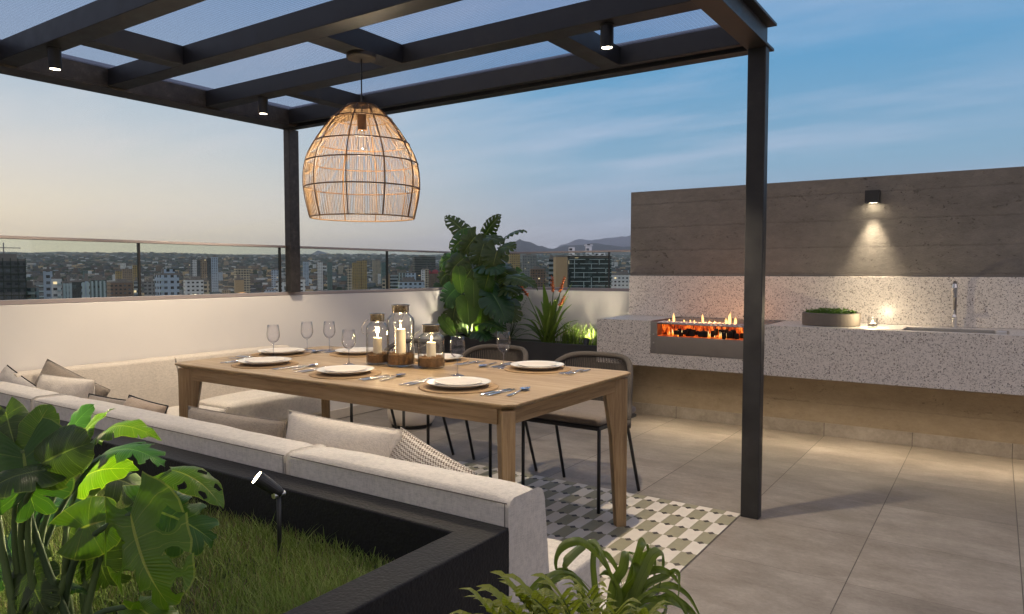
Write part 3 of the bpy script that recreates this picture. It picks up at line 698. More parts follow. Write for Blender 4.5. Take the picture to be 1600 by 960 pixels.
# ================================================================== chairs
def make_chair(label,x,y):
    r=thing('dining_chair',label,'chair',(x,y,0),group='rope-backed chairs on the far side of the table')
    BM=M['black_metal']; q=0.232
    for sx in (-1,1):
        mb=MB(); mb.tube([(sx*q,-.24,0.004),(sx*q,-.24,0.440)],0.0095,10); obj('leg',mb,BM,r,smooth=True,local=True)
        mb=MB(); mb.tube([(sx*(q+.012),.235,0.004),(sx*q,.100,0.405),(sx*q,.085,0.428),(sx*q,.05,0.440)],0.0095,10); obj('leg',mb,BM,r,smooth=True,local=True)
    mb=MB(); mb.tube([(-q,-.24,.44),(q,-.24,.44),(q,.20,.44),(-q,.20,.44)],0.0095,8,closed=True); mb.box(-q,q,-.235,.195,.4475,.4515)
    obj('seat_frame',mb,BM,r,local=True)
    mb=MB(); mb.rbox((0,-.015,.474),(.475,.455,.044),.020,10,(0,0,.010),.004,3); obj('seat_cushion',mb,M['chair_cushion'],r,smooth=True,local=True)
    def bp(s,z):
        a=abs(s); lean=(z-.44)*.10
        return (0.262*s, .215-.17*a**3.2+lean, z)
    def zt(s): return .445+.318*(1-abs(s)**5)**(1/5)
    pts=[bp(-1,.40)]+[bp(-1,.45)]
    for s in np.concatenate([-(1-np.linspace(0,1,14)**2.2*.35)[:-1],np.linspace(-.65,.65,13),(1-np.linspace(1,0,14)**2.2*.35)[1:]]): pts.append(bp(s,zt(s)))
    pts+= [bp(1,.45),bp(1,.40)]
    mb=MB(); mb.tube(pts,0.0165,10); obj('back_rail',mb,M['rope'],r,smooth=True,local=True)
    mb=MB()
    for s in np.linspace(-.965,.965,50):
        z1=zt(s)-.004; mb.tube([bp(s,.43),bp(s,(.43+z1)/2),bp(s,z1)],0.0036,5,caps=False)
    obj('rope_back',mb,M['rope'],r,smooth=True,local=True)
    mb=MB(); mb.tube([bp(s,.43) for s in np.linspace(-1,1,17)],0.008,8); obj('lower_back_rail',mb,BM,r,smooth=True,local=True)
    return r
make_chair('rope-backed black chair nearest the pergola post, behind the table\'s right end',-1.90,3.51)
make_chair('middle rope-backed black chair, behind the right wine glasses',-2.60,3.53)
make_chair('rope-backed black chair hidden behind the glass lanterns, in front of the round drum',-3.28,3.55)

# round drum table
r=thing('round_drum','cream round drum side table on the floor behind the chairs','side table',(-3.90,4.33,0))
mb=MB(); mb.lathe([(0,0.004),(0.16,0.004),(0.165,0.02),(0.0,0.02)],(-3.90,4.33,0),40); obj('base_ring',mb,M['black_metal'],r)
mb=MB(); mb.lathe([(0.13,0.021),(0.168,0.03),(0.186,0.06),(0.196,0.12),(0.198,0.42),(0.192,0.445),(0.175,0.455),(0,0.455)],(-3.90,4.33,0),48); obj('drum_body',mb,M['stoneware_pale'],r,smooth=True)

# ================================================================== table setting
def lathe_obj(name,prof,mat,x,y,z,parent,n=40): 
    mb=MB(); mb.lathe(prof,(x,y,z),n,close=False); return obj(name,mb,mat,parent,smooth=True)
def single(name,prof,mat,x,y,z,label,cat,group,n=40):
    mb=MB(); mb.lathe(prof,(0,0,0),n,close=False); me=mk_mesh(name,mb,mat,True); o=bpy.data.objects.new(name,me); COL.objects.link(o); o.location=(x,y,z); return tag(o,label,cat,group)
mat_prof=[(0,0),(0.166,0),(0.169,0.002),(0.166,0.004),(0,0.0042)]
plate_prof=[(0,0.0),(0.080,0.0),(0.085,0.003),(0.132,0.018),(0.136,0.021),(0.132,0.022),(0.090,0.0085),(0.0,0.007)]
side_prof=[(0,0.0),(0.070,0.0),(0.096,0.010),(0.099,0.013),(0.095,0.0138),(0.070,0.006),(0,0.005)]
def cutlery(kind,x,y,rot,label):
    """lies on the table pointing along local +y"""
    z=TZ+.0015; mb=MB()
    if kind=='knife':
        mb.rbox((0,-.055,.003),(.013,.095,.005),.0024,4); vs=[(-.005,-.01,.0005),(.007,-.01,.0005),(.009,.06,.0005),(.004,.10,.0005),(-.004,.095,.0005)]
        mb.add(vs+[(a,b,.0022) for a,b,c in vs],[(4,3,2,1,0),(5,6,7,8,9)]+[(i,(i+1)%5,(i+1)%5+5,i+5) for i in range(5)])
    else:
        mb.rbox((0,-.06,.003),(.012,.075,.004),.0019,4); mb.tube([(0,-.03,.003),(0,.02,.005),(0,.045,.004)],[.0035,.0025,.003],6)
        if kind=='spoon':
            n=14; vs=[];fs=[]
            for i in range(5):
                for k in range(n): 
                    a=2*PI*k/n; q=i/4; vs.append((.020*q*math.cos(a),.072+.031*q*math.sin(a),.0015+.008*q*q))
            for i in range(4):
                for k in range(n): fs.append((i*n+k,i*n+(k+1)%n,(i+1)*n+(k+1)%n,(i+1)*n+k))
            mb.add(vs,fs)
        else:
            vs=[(-.003,.04,.003),(.003,.04,.003),(.011,.062,.005),(.011,.075,.006),(-.011,.075,.006),(-.011,.062,.005)]
            mb.add(vs+[(a,b,c+.0015) for a,b,c in vs],[(5,4,3,2,1,0),(6,7,8,9,10,11)]+[(i,(i+1)%6,(i+1)%6+6,i+6) for i in range(6)])
            for k in range(4): mb.tube([(-.0095+k*.0063,.073,.0065),(-.0095+k*.0063,.10,.0075),(-.0095+k*.0063,.118,.005)],[.0015,.0014,.0008],5)
    me=mk_mesh(kind,mb,M['silver'],True); o=bpy.data.objects.new(kind,me); COL.objects.link(o); o.location=(x,y,z); o.rotation_euler=(0,0,rot); tag(o,label,kind,{'knife':'steel knives laid on the table','fork':'steel forks laid on the table','spoon':'steel spoons laid on the table'}[kind])
settings=[ # x,y,rotation, phrase
 (-3.17,2.385,0.0,'near left setting, before the leftmost wine glass','near side of the table, left'),
 (-2.56,2.378,0.0,'near middle setting in front of the lanterns','near side of the table, middle'),
 (-1.87,2.372,0.0,'near right setting at the table corner','near side of the table, right'),
 (-1.895,3.035,PI,'far right setting before the rope chair','far side of the table, right'),
 (-2.52,3.015,PI,'far middle setting behind the lantern','far side of the table, middle'),
 (-3.12,3.000,PI,'far left setting behind the tall lanterns','far side of the table, left'),
 (-3.482,2.735,-PI/2,'setting at the left head of the table','left head of the table'),
]
for (x,y,rz,ph,side) in settings:
    def at(dx,dy): return (x+dx*math.cos(rz)-dy*math.sin(rz), y+dx*math.sin(rz)+dy*math.cos(rz))
    single('placemat',mat_prof,M['placemat'],x,y,TZ+.0003,'round woven placemat, '+ph,'placemat','round woven placemats')
    single('dinner_plate',plate_prof,M['ceramic'],x,y,TZ+.0048,'white dinner plate, '+ph,'plate','white dinner plates')
    single('side_plate',side_prof,M['ceramic_top'],x,y,TZ+.0128,'small cream plate stacked on the dinner plate, '+ph,'plate','small cream plates stacked on dinner plates')
    jit=lambda:random.uniform(-.06,.06)
    for k,(kind,dx,dy,lab) in enumerate((('fork',-.235,-.01,'outer fork, '),('fork',-.205,.0,'inner fork, '),('knife',.200,-.01,'inner knife, '),('knife',.228,-.01,'outer knife, '),('spoon',.285,.02,'spoon, '))):
        px_,py_=at(dx,dy); cutlery(kind,px_,py_,rz+(0.15 if kind=='spoon' else 0)+jit(),lab+ph)
def wine_glass(x,y,label):
    r=thing('wine_glass',label,'wine glass',(x,y,TZ),group='stemmed wine glasses on the table')
    lathe_obj('foot',[(0,0.0),(0.031,0.0),(0.032,0.0015),(0.020,0.004),(0.005,0.009),(0.0035,0.014)],M['wine_stem'],x,y,TZ+.0003,r,28)
    lathe_obj('stem',[(0.0036,0.013),(0.0031,0.04),(0.0031,0.07),(0.005,0.081)],M['wine_stem'],x,y,TZ+.0003,r,12)
    lathe_obj('bowl',[(0.004,0.080),(0.016,0.086),(0.028,0.098),(0.0355,0.116),(0.0365,0.132),(0.034,0.158),(0.0305,0.185),(0.0297,0.185),(0.0332,0.158),(0.0355,0.132),(0.0345,0.117),(0.027,0.100),(0.015,0.0885),(0,0.085)],M['glassware'],x,y,TZ+.0003,r,32)
    return r
wine_glass(-3.40,2.615,'leftmost wine glass, standing behind the near left plate')
wine_glass(-3.437,2.887,'second wine glass from the left, seen against the white wall')
wine_glass(-3.352,2.986,'third wine glass from the left, seen against the white wall')
wine_glass(-2.80,2.625,'wine glass just left of the lanterns, behind the near middle plate')
wine_glass(-2.085,2.635,'wine glass right of the lanterns, behind the near right plate')
wine_glass(-2.052,2.966,'rightmost wine glass, standing beside the far right plate')

def lantern(x,y,R_,H,fill,ch,label,cl):
    """glass jar with metal lid; candle is a thing of its own"""
    r=thing('glass_lantern',label,'lantern',(x,y,TZ),group='glass candle lanterns on the table')
    hb=H-.045
    lathe_obj('jar',[(0,0.002),(R_*.9,0.002),(R_,0.010),(R_,hb*.84),(R_*.93,hb*.91),(R_*.74,hb*.965),(R_*.60,hb),(R_*.60,hb+.006),(R_*.57,hb+.006),(R_*.57,hb),(R_*.71,hb*.955),(R_*.90,hb*.90),(R_*.965,hb*.84),(R_*.965,0.012),(0,0.006)],M['jar_glass'],x,y,TZ,r,40)
    lathe_obj('lid',[(R_*.52,hb+.004),(R_*.61,hb+.006),(R_*.61,H-.006),(R_*.66,H-.005),(R_*.68,H-.001),(R_*.60,H),(R_*.52,H-.006),(0,H-.010)],M['pewter'],x,y,TZ,r,32)
    mb=MB(); n=24; vs=[];fs=[]
    for i in range(9):
        q=i/8
        for k in range(n):
            a=2*PI*k/n; p=Vector((math.cos(a)*q*8,math.sin(a)*q*8,x*9))
            vs.append((x+R_*.955*q*math.cos(a),y+R_*.955*q*math.sin(a),TZ+fill+mnoise.noise(p)*.010*(1 if i<8 else .6)))
    for i in range(8):
        for k in range(n): fs.append((i*n+k,i*n+(k+1)%n,(i+1)*n+(k+1)%n,(i+1)*n+k))
    b=len(vs)
    for k in range(n): a=2*PI*k/n; vs.append((x+R_*.955*math.cos(a),y+R_*.955*math.sin(a),TZ+.0125))
    for k in range(n): fs.append((8*n+k,8*n+(k+1)%n,b+(k+1)%n,b+k))
    mb.add(vs,fs)
    random.seed(int(R_*1000))
    for k in range(130):
        a=random.uniform(0,6.28); q=R_*.93*math.sqrt(random.random()); z0=TZ+fill+.001; d=random.uniform(0,6.28)
        p=Vector((x+q*math.cos(a),y+q*math.sin(a),z0)); e=Vector((math.cos(d)*.008,math.sin(d)*.008,random.uniform(.001,.006)))
        e2=p+e*2; 
        if math.hypot(e2.x-x,e2.y-y)<R_*.95: mb.tube([p,p+e+Vector((0,0,.003)),e2],.0007,4,caps=False)
    obj('straw_filling',mb,M['sisal'],r)
    mb=MB(); ang=0.6 if H<.3 else -0.4; ux,uy=math.cos(ang),math.sin(ang); hw=R_*.66
    pts=[]
    for t_ in np.linspace(0,PI,21):
        lx=hw*math.cos(t_)*1.18; dz=-hw*1.9*math.sin(t_); pts.append((x+ux*lx-uy*R_*1.03*math.sin(t_)**.6,y+uy*lx+ux*R_*1.03*-1*math.sin(t_)**.6*0+ -ux*R_*1.03*math.sin(t_)**.6,TZ+hb+.012+dz))
    mb.tube(pts,0.0016,6); obj('wire_handle',mb,M['brushed_dark'],r,smooth=True)
    r2=thing('pillar_candle',cl,'candle',(x,y,TZ+fill),group='lit pillar candles inside the lanterns')
    rc=.0235 if R_<.07 else .026
    mb=MB(); mb.lathe([(0,fill-.012),(rc,fill-.012),(rc,fill+ch-.002),(rc-.002,fill+ch),(rc*.6,fill+ch-.004),(0,fill+ch-.005)],(x,y,TZ),24); obj('wax_body',mb,M['wax'],r2,smooth=False,bevel=0)
    mb=MB(); mb.tube([(x,y,TZ+fill+ch-.004),(x+.001,y,TZ+fill+ch+.008)],.0009,5); obj('wick',mb,M['charred'],r2)
    mb=MB(); flame(mb,x,y,TZ+fill+ch+.006,.030,.0050,int(x*-10)); obj('flame',mb,M['candle_flame'],r2,smooth=True)
    l=bpy.data.lights.new('candle_light','POINT'); l.energy=0.9; l.color=(1.0,0.72,0.38); l.shadow_soft_size=0.012
    lo=bpy.data.objects.new('candle_light',l); COL.objects.link(lo); lo.parent=r2; lo.location=(0,0,ch+.022)
lantern(-2.700,2.735,.060,.268,.052,.088,'left glass lantern of the three, medium height','medium cream candle in the left lantern')
lantern(-2.545,2.745,.071,.318,.062,.130,'tallest glass lantern, standing between the two others','tallest cream candle, in the middle lantern')
lantern(-2.365,2.775,.068,.222,.055,.076,'right glass lantern of the three, the shortest','short cream candle in the right lantern')
random.seed(21)

# ================================================================== corner sofa
SX1=-1.007
r=thing('corner_sofa','large L-shaped corner sofa in pale beige linen around the table','sofa',(-3.0,1.75,0))
LB=M['linen_light']
def back_seg(x0,x1,mat,top=0.668):
    prof=[(1.4875,.20),(1.4875,top-.018),(1.493,top-.006),(1.505,top),(1.615,top-.002),(1.632,top-.010),(1.642,top-.030),(1.650,.58),(1.674,.36),(1.678,.20)]
    mb=MB(); n=max(6,int((x1-x0)/.06)); m=len(prof); vs=[];fs=[]
    for i in range(n+1):
        t_=i/n; x=x0+(x1-x0)*t_; e=min(t_,1-t_)*(x1-x0); sh=0 if e>.03 else (1-math.sqrt(max(0,1-(1-e/.03)**2)))*.022
        for (y,z) in prof:
            cy,cz=1.59,.45; k=1.0
            yy=y; zz=z-(sh*.25 if z>top-.04 else 0)
            w=mnoise.noise(Vector((x*5,y*6,z*6)))*.0035 if z>.3 else 0
            puff=.006*math.sin(PI*t_)**.5 if z>top-.02 else 0
            vs.append((x,yy+(w if y>1.5 else 0),zz+w+puff))
    for i in range(n):
        for k in range(m): fs.append((i*m+k,i*m+(k+1)%m,(i+1)*m+(k+1)%m,(i+1)*m+k))
    fs.append(tuple(range(m))); fs.append(tuple(range(n*m,(n+1)*m))[::-1]); mb.add(vs,fs)
    o=obj('back_cushion',mb,mat,r,smooth=False,bevel=0.010,seg=3)
    mb=MB(); zz=top-.010
    mb.tube([(x0+.012,1.4865,zz),(x1-.012,1.4865,zz)],.0016,5); 
    mb.tube([(x1-.004,1.49,top-.050),(x1-.002,1.56,top-.052),(x1-.004,1.648,top-.055)],.0014,5)
    mb.tube([(x1-.018,1.4862,zz),(x1-.018,1.4862,.56)],.0012,5)
    s=obj('seam',mb,M['seam'],o); s.location=(0,0,0)
back_seg(-1.868,SX1,LB); back_seg(-3.655,-1.876,LB,.666); back_seg(-4.45,-3.663,LB,.668)
# left back along the wall
prof=[(-4.585,.20),(-4.585,.672),(-4.575,.684),(-4.48,.684),(-4.462,.674),(-4.44,.60),(-4.385,.37),(-4.38,.20)]
for (y0,y1) in ((1.735,2.66),(2.665,3.585)):
    mb=MB(); mb.prism(prof,'y',y0,y1); obj('back_cushion',mb,M['linen_back'],r,bevel=0.014,seg=4)
# seat platform and cushions
mb=MB(); mb.box(-4.37,SX1-.02,1.73,1.985,0.03,.218); obj('sofa_base',mb,M['base_fabric'],r,bevel=.006)
mb=MB(); mb.box(-4.585,SX1-.03,1.50,1.728,0.03,.198); obj('sofa_base',mb,M['base_fabric'],r,bevel=.006)
mb=MB(); mb.box(-4.585,-4.06,1.99,3.60,0.03,.218); obj('sofa_base',mb,M['base_fabric'],r,bevel=.006)
def seat(x0,x1,y0,y1,z0,z1,pf=.008,mat=None,seed=1):
    mb=MB(); mb.rbox(((x0+x1)/2,(y0+y1)/2,(z0+z1)/2),(x1-x0,y1-y0,z1-z0),.022,14,(0,0,pf),.006,seed); o=obj('seat_cushion',mb,mat or LB,r,smooth=True)
    mb=MB(); z=z1-.012; q=.006
    mb.tube([(x0+q,y0+q,z),(x1-q,y0+q,z),(x1-q,y1-q,z),(x0+q,y1-q,z)],.0014,5,closed=True); s=obj('seam',mb,M['seam'],o); s.location=(0,0,0)
seat(-2.75,SX1,1.722,2.0,.219,.375,.004,None,2); seat(-4.03,-2.755,1.722,2.0,.219,.373,.004,None,3)
seat(-4.395,-4.035,1.74,2.745,.219,.376,.004,None,4); seat(-4.395,-4.035,2.752,3.57,.219,.392,.020,None,5)

# ------------------------------------------------------------------ cushions
def pillow(w,h,t_,mat,label,loc,yaw,tilt,roll=0,seed=0,piping=None,squash=0.0):
    N=22; mb=MB(); vs=[];uvs=[];fs=[]
    for side in (1,-1):
        for i in range(N+1):
            for j in range(N+1):
                u=2*i/N-1; v=2*j/N-1
                x=u*w/2*(1-.035*(1-v*v)*abs(u)**2); z=v*h/2*(1-.03*(1-u*u)*abs(v)**2)
                th=(max(0,1-abs(u)**2.6)**.62)*(max(0,1-abs(v)**2.6)**.62)
                p=Vector((u*3+seed,v*3,side*2.0)); wr=mnoise.noise(p)*.010+mnoise.noise(p*2.7)*.006+mnoise.noise(Vector((u*9+seed,v*2,side)))*.003
                crease=-.012*math.exp(-((u-v*.4-.2)*3)**2)*max(0,v) if seed%2 else 0
                vs.append((x,side*(th*t_/2+ (wr+crease)*th),z+squash*(1-v)*0.0)); uvs.append((i/N,j/N))
    M1=(N+1)**2
    for s_ in (0,1):
        for i in range(N):
            for j in range(N):
                a=s_*M1+i*(N+1)+j; f=(a,a+N+1,a+N+2,a+1); fs.append(f if s_ else f[::-1])
    mb.add(vs,fs,uvs)
    me=mk_mesh('pillow',mb,mat,True); bm=bmesh.new(); bm.from_mesh(me); bmesh.ops.remove_doubles(bm,verts=bm.verts,dist=.0004); bm.to_mesh(me); bm.free()
    o=bpy.data.objects.new('throw_pillow',me); COL.objects.link(o); o.location=loc
    o.rotation_euler=(Matrix.Rotation(yaw,3,'Z')@Matrix.Rotation(tilt,3,'X')@Matrix.Rotation(roll,3,'Y')).to_euler(); tag(o,label,'pillow','throw pillows on the sofa')
    # the seam cord round the edge
    pts=[]
    for k in range(80):
        s_=k/80*4; q=s_%1*2-1
        u,v=((q,-1),(1,q),(-q,1),(-1,-q))[int(s_)]
        pts.append((u*w/2*(1-.035*(1-v*v)*abs(u)**2),0,v*h/2*(1-.03*(1-u*u)*abs(v)**2)))
    mb=MB(); mb.tube(pts,.0035 if piping else .0018,6,closed=True); obj('edge_piping',mb,piping or mat,o,smooth=True,local=True)
    return o
pillow(.62,.36,.13,M['linen_taupe'],'long taupe pillow leaning on the near sofa back below the table edge',(-2.53,1.735,.500),0.02,-.10,-.01,1)
pillow(.56,.40,.17,M['linen_cream'],'wide cream pillow between the taupe pillow and the patterned one',(-1.935,1.755,.520),0.04,-.10,0.02,3)
pillow(.34,.36,.19,M['woven_pattern'],'brown and white woven patterned pillow at the right end of the row',(-1.585,1.785,.490),0.10,-.20,0.34,2)
pillow(.42,.34,.15,M['linen_taupe'],'dark taupe pillow with one corner up, at the far left against the wall',(-4.30,1.90,.520),0.55,-.22,.42,5)
pillow(.38,.30,.16,M['linen_cream'],'bright cream pillow in the sofa corner in front of the dark taupe one',(-4.06,1.79,.545),0.30,-.18,.04,6)
pillow(.34,.28,.12,M['linen_grey'],'pale grey pillow with black piping at the left picture edge',(-4.50,1.72,.545),0.2,-.25,.35,8,M['black_piping'])
pillow(.40,.30,.12,M['linen_taupe'],'flat brown pillow slumped right of the bright cream pillow',(-3.56,1.755,.490),0.05,-.25,0.0,9,M['black_piping'])
pillow(.34,.30,.14,M['linen_tan'],'small tan pillow with black piping lying on the sofa back edge',(-3.27,1.755,.508),0.0,-.35,.05,11,M['black_piping'])

# ================================================================== black planters
PZ=0.600; PIY=1.379; POY=1.4855; PIX=-1.112; POX=SX1
r=thing('black_planter','large black textured planter box with lawn, behind the sofa','planter',(-3.0,0.4,0))
mb=MB()
xo0,xo1,yo0,yo1=-4.598,POX,-0.9,POY; xi0,xi1,yi0,yi1=-4.49,PIX,-0.80,PIY
vs=[];fs=[]
for z in (0.0,PZ):
    vs+=[(xo0,yo0,z),(xo1,yo0,z),(xo1,yo1,z),(xo0,yo1,z),(xi0,yi0,z),(xi1,yi0,z),(xi1,yi1,z),(xi0,yi1,z)]
for k in range(4):
    j=(k+1)%4; fs+=[(k,j,j+8,k+8),(j+4,k+4,k+12,j+12),(k+8,j+8,j+12,k+12),(j,k,k+4,j+4)]
mb.add(vs,fs)
obj('planter_walls',mb,M['black_texture'],r,bevel=.006,seg=2)
mb=MB(); n=60; vs=[];fs=[]
X0,X1_,YA,YB_=-4.488,PIX-.0005,-0.799,PIY-.0005
def gz(x,y): return .455+.010*mnoise.noise(Vector((x*3,y*3,0)))+.006*mnoise.noise(Vector((x*11,y*11,2)))
for i in range(n+1):
    for j in range(n+1):
        x=X0+(X1_-X0)*i/n; y=YA+(YB_-YA)*j/n; vs.append((x,y,gz(x,y)))
for i in range(n):
    for j in range(n): a=i*(n+1)+j; fs.append((a,a+n+1,a+n+2,a+1))
mb.add(vs,fs); obj('soil',mb,M['soil'],r,smooth=True)
# lawn
rng=np.random.default_rng(5)
def grass(n,x0,x1,y0,y1,hmin,hmax,wd,name,label,lean=.5):
    x=rng.uniform(x0,x1,n); y=rng.uniform(y0,y1,n); nz=np.array([mnoise.noise(Vector((a*2.3,b*2.3,4))) for a,b in zip(x,y)])
    keep=rng.random(n)<(0.80+nz*.5); x=x[keep];y=y[keep];nz=nz[keep];n=len(x)
    z=np.array([gz(a,b) for a,b in zip(x,y)])-.004
    h=rng.uniform(hmin,hmax,n)*(1+nz*.5)*np.where(rng.random(n)<.06,1.5,1.0); az=rng.uniform(0,2*PI,n); ln=rng.uniform(.1,lean,n)*h; w=rng.uniform(.6,1.2,n)*wd
    dx,dy=np.cos(az),np.sin(az); sx,sy=-dy,dx; rot=rng.uniform(-.8,.8,n); sx2=sx*np.cos(rot)+dx*np.sin(rot); sy2=sy*np.cos(rot)+dy*np.sin(rot)
    V=np.zeros((n,7,3)); 
    for k,(t_,ww) in enumerate(((0,1.0),(.4,.85),(.75,.5))):
        cx=x+dx*ln*t_**1.8; cy=y+dy*ln*t_**1.8; cz=z+h*t_*(1-.12*t_)
        V[:,2*k,0]=cx-sx2*w*ww;V[:,2*k,1]=cy-sy2*w*ww;V[:,2*k,2]=cz; V[:,2*k+1,0]=cx+sx2*w*ww;V[:,2*k+1,1]=cy+sy2*w*ww;V[:,2*k+1,2]=cz
    V[:,6,0]=x+dx*ln;V[:,6,1]=y+dy*ln;V[:,6,2]=z+h*.88
    b=np.arange(n)[:,None]*7
    q=np.concatenate([b+np.array([0,1,3,2]),b+np.array([2,3,5,4])],1).reshape(-1,4); tr=b+np.array([4,5,6])
    me=bpy.data.meshes.new(name); me.vertices.add(n*7); me.vertices.foreach_set('co',V.ravel())
    nl=len(q)*4+len(tr)*3; me.loops.add(nl); li=np.concatenate([q.ravel(),tr.ravel()]); me.loops.foreach_set('vertex_index',li)
    me.polygons.add(len(q)+len(tr)); ls=np.concatenate([np.arange(len(q))*4,len(q)*4+np.arange(len(tr))*3]); me.polygons.foreach_set('loop_start',ls)
    ul=me.uv_layers.new(name='UVMap'); shade=rng.random(n); shade=np.where(rng.random(n)<.12+0.15*(nz<-.25),rng.uniform(.85,1.0,n),shade*.8)
    lv_=li%7; tt=np.array([0,0,.4,.4,.75,.75,1.0])[lv_]; uvv=np.stack([tt,shade[li//7]],1); ul.data.foreach_set('uv',uvv.ravel())
    me.materials.append(M['grass_blades']); me.update(calc_edges=True); me.validate()
    o=bpy.data.objects.new(name,me); COL.objects.link(o); o['kind']='stuff'; o['label']=label; o['category']='grass'; return o
grass(95000,-3.3,PIX-.006,0.0,PIY-.006,.028,.066,.0014,'grass','rough green lawn growing in the black planter',.95)

# ground-spike garden spotlight
sp=Vector((-1.60,1.24,0))
r=thing('garden_spotlight','small black spike spotlight shining in the lawn beside the planter wall','spotlight',(sp.x,sp.y,.455))
mb=MB(); mb.tube([(sp.x,sp.y,.45),(sp.x,sp.y,.640)],.006,8); obj('spike',mb,M['black_metal'],r,smooth=True)
hd=(Vector(_R)*-.74+Vector((0,0,1))*.60-Vector(_F)*.22).normalized()
hp=Vector((sp.x,sp.y,.652)); e=hp+hd*.070
mb=MB(); mb.tube([hp-hd*.010,hp,hp+hd*.035,e-hd*.005,e],[.010,.014,.018,.020,.020],20); obj('lamp_head',mb,M['black_metal'],r)
mb=MB(); mb.tube([(sp.x,sp.y-.018,.645),(sp.x,sp.y+.018,.645)],.008,10); obj('pivot_screw',mb,M['steel'],r)
mb=MB(); mb.tube([e+hd*.0005,e+hd*.002],.017,20); obj('lens',mb,M['garden_lens'],r)
l=bpy.data.lights.new('garden_beam','SPOT'); l.energy=48; l.color=(1.0,0.84,0.55); l.spot_size=math.radians(165); l.spot_blend=.7; l.shadow_soft_size=.025
lo=bpy.data.objects.new('garden_beam',l); COL.objects.link(lo); lo.parent=r; lo.location=(e+hd*.01)-Vector((sp.x,sp.y,.455)); lo.rotation_euler=hd.to_track_quat('-Z','Y').to_euler()

# far planter
r=thing('black_planter','low black planter box with tall tropical plants below the far railing','planter',(-3.64,5.88,0))
mb=MB(); mb.box(-4.598,-2.6725,5.57,5.60,0,.600); mb.box(-4.598,-4.57,5.6005,6.198,0,.600); mb.box(-2.70,-2.6725,5.6005,5.809,0,.600); mb.box(-4.5695,-2.7005,5.6005,6.195,0,.545)
obj('planter_walls',mb,M['planter_grey'],r)
mb=MB(); mb.box(-4.5695,-2.7005,5.6005,6.195,.5455,.552); obj('soil',mb,M['soil'],r)
# ================================================================== plants
def sm(x): x=max(0,min(1,x)); return x*x*(3-2*x)
def leaf(mb,base,tip,nrm,wid,nl=6,gap=.55,v0=.35,closed=False,bulge=.12,fold=.15,ripple=.02,seed=0,heart=True,thin=1.0,curl=0.0,tipdrop=0.0):
    """one big leaf from lobes; uv.x along the midrib, uv.y across it"""
    base=Vector(base);tip=Vector(tip);e1=(tip-base);L=e1.length;e1.normalize();e3=Vector(nrm);e3=(e3-e1*e3.dot(e1)).normalized();e2=e3.cross(e1)
    rs=random.Random(seed); NA,NV=5,9
    def place(u,v,side):
        if heart:
            th=math.radians(-58+ (58+20)*sm(u/.35)*1.0 + 45*sm((u-.35)/.65)); w=wid*(.50*(1-.30*abs(u-.25))* (1-max(0,(u-.45)/.55)**2.4))
            if u>.97: w*=max(0,(1-u)/.03)
        else:
            th=math.radians(28+30*u); w=wid*.5*max(0,math.sin(PI*min(1,.06+u*.94)))**.62
        a=u*L*.97+v*w*math.sin(th)*thin; b=v*w*math.cos(th)*side
        s=max(-.2,min(1.05,a/L)); h=bulge*L*(s-s*s)*4*.5
        h+=fold*abs(b)-(1.1*fold+curl)*abs(b)*abs(b)/max(wid*.5,1e-4)
        if s>.45: h-=tipdrop*L*(s-.45)**2
        h+=ripple*L*math.sin(u*nl*2*PI+seed)*v*v + ripple*L*.8*math.sin(u*5+seed*1.7+side)*v
        if s<0: h+= .6*s*L*fold
        return base+e1*a+e2*b+e3*h
    for side in (1,-1):
        for k in range(nl):
            g=gap*rs.uniform(.35,1.35)
            vv0=v0*rs.uniform(.7,1.7); lc=1-rs.uniform(0,.12)
            vs=[];uvs=[];fs=[]
            for j in range(NV+1):
                v=j/NV
                for i in range(NA+1):
                    a=2*i/NA-1
                    q=sm((v-vv0)/(1-vv0)*1.3) if v>vv0 else 0
                    if closed: q=math.sin(PI*max(0,min(1,(v-vv0)/(.90-vv0))))**.7 if v>vv0 else 0
                    sh=g*q*.5 if gap else 0
                    if k==0 and a<0: sh*=.3
                    if k==nl-1 and a>0: sh=0
                    u=(k+.5+a*.5*(1-sh))/nl
                    ve=v*lc*(1-(.10*abs(a)**3*(v**3) if gap and not closed else 0))
                    vs.append(place(u,ve,side)); uvs.append(((k+.5+a*.5)/nl,.5+side*.5*v))
            for j in range(NV):
                for i in range(NA):
                    a=j*(NA+1)+i; f=(a,a+1,a+NA+2,a+NA+1); fs.append(f if side>0 else f[::-1])
            mb.add(vs,fs,uvs)
def petiole(mb,a,b,r0,r1,sag=.15,up=Vector((0,0,1)),n=9):
    a=Vector(a);b=Vector(b);d=b-a; pts=[];rr=[]
    for i in range(n):
        t_=i/(n-1); pts.append(a+d*t_+up*(math.sin(PI*t_)*sag*d.length)); rr.append(r0+(r1-r0)*t_)
    mb.tube(pts,rr,8)
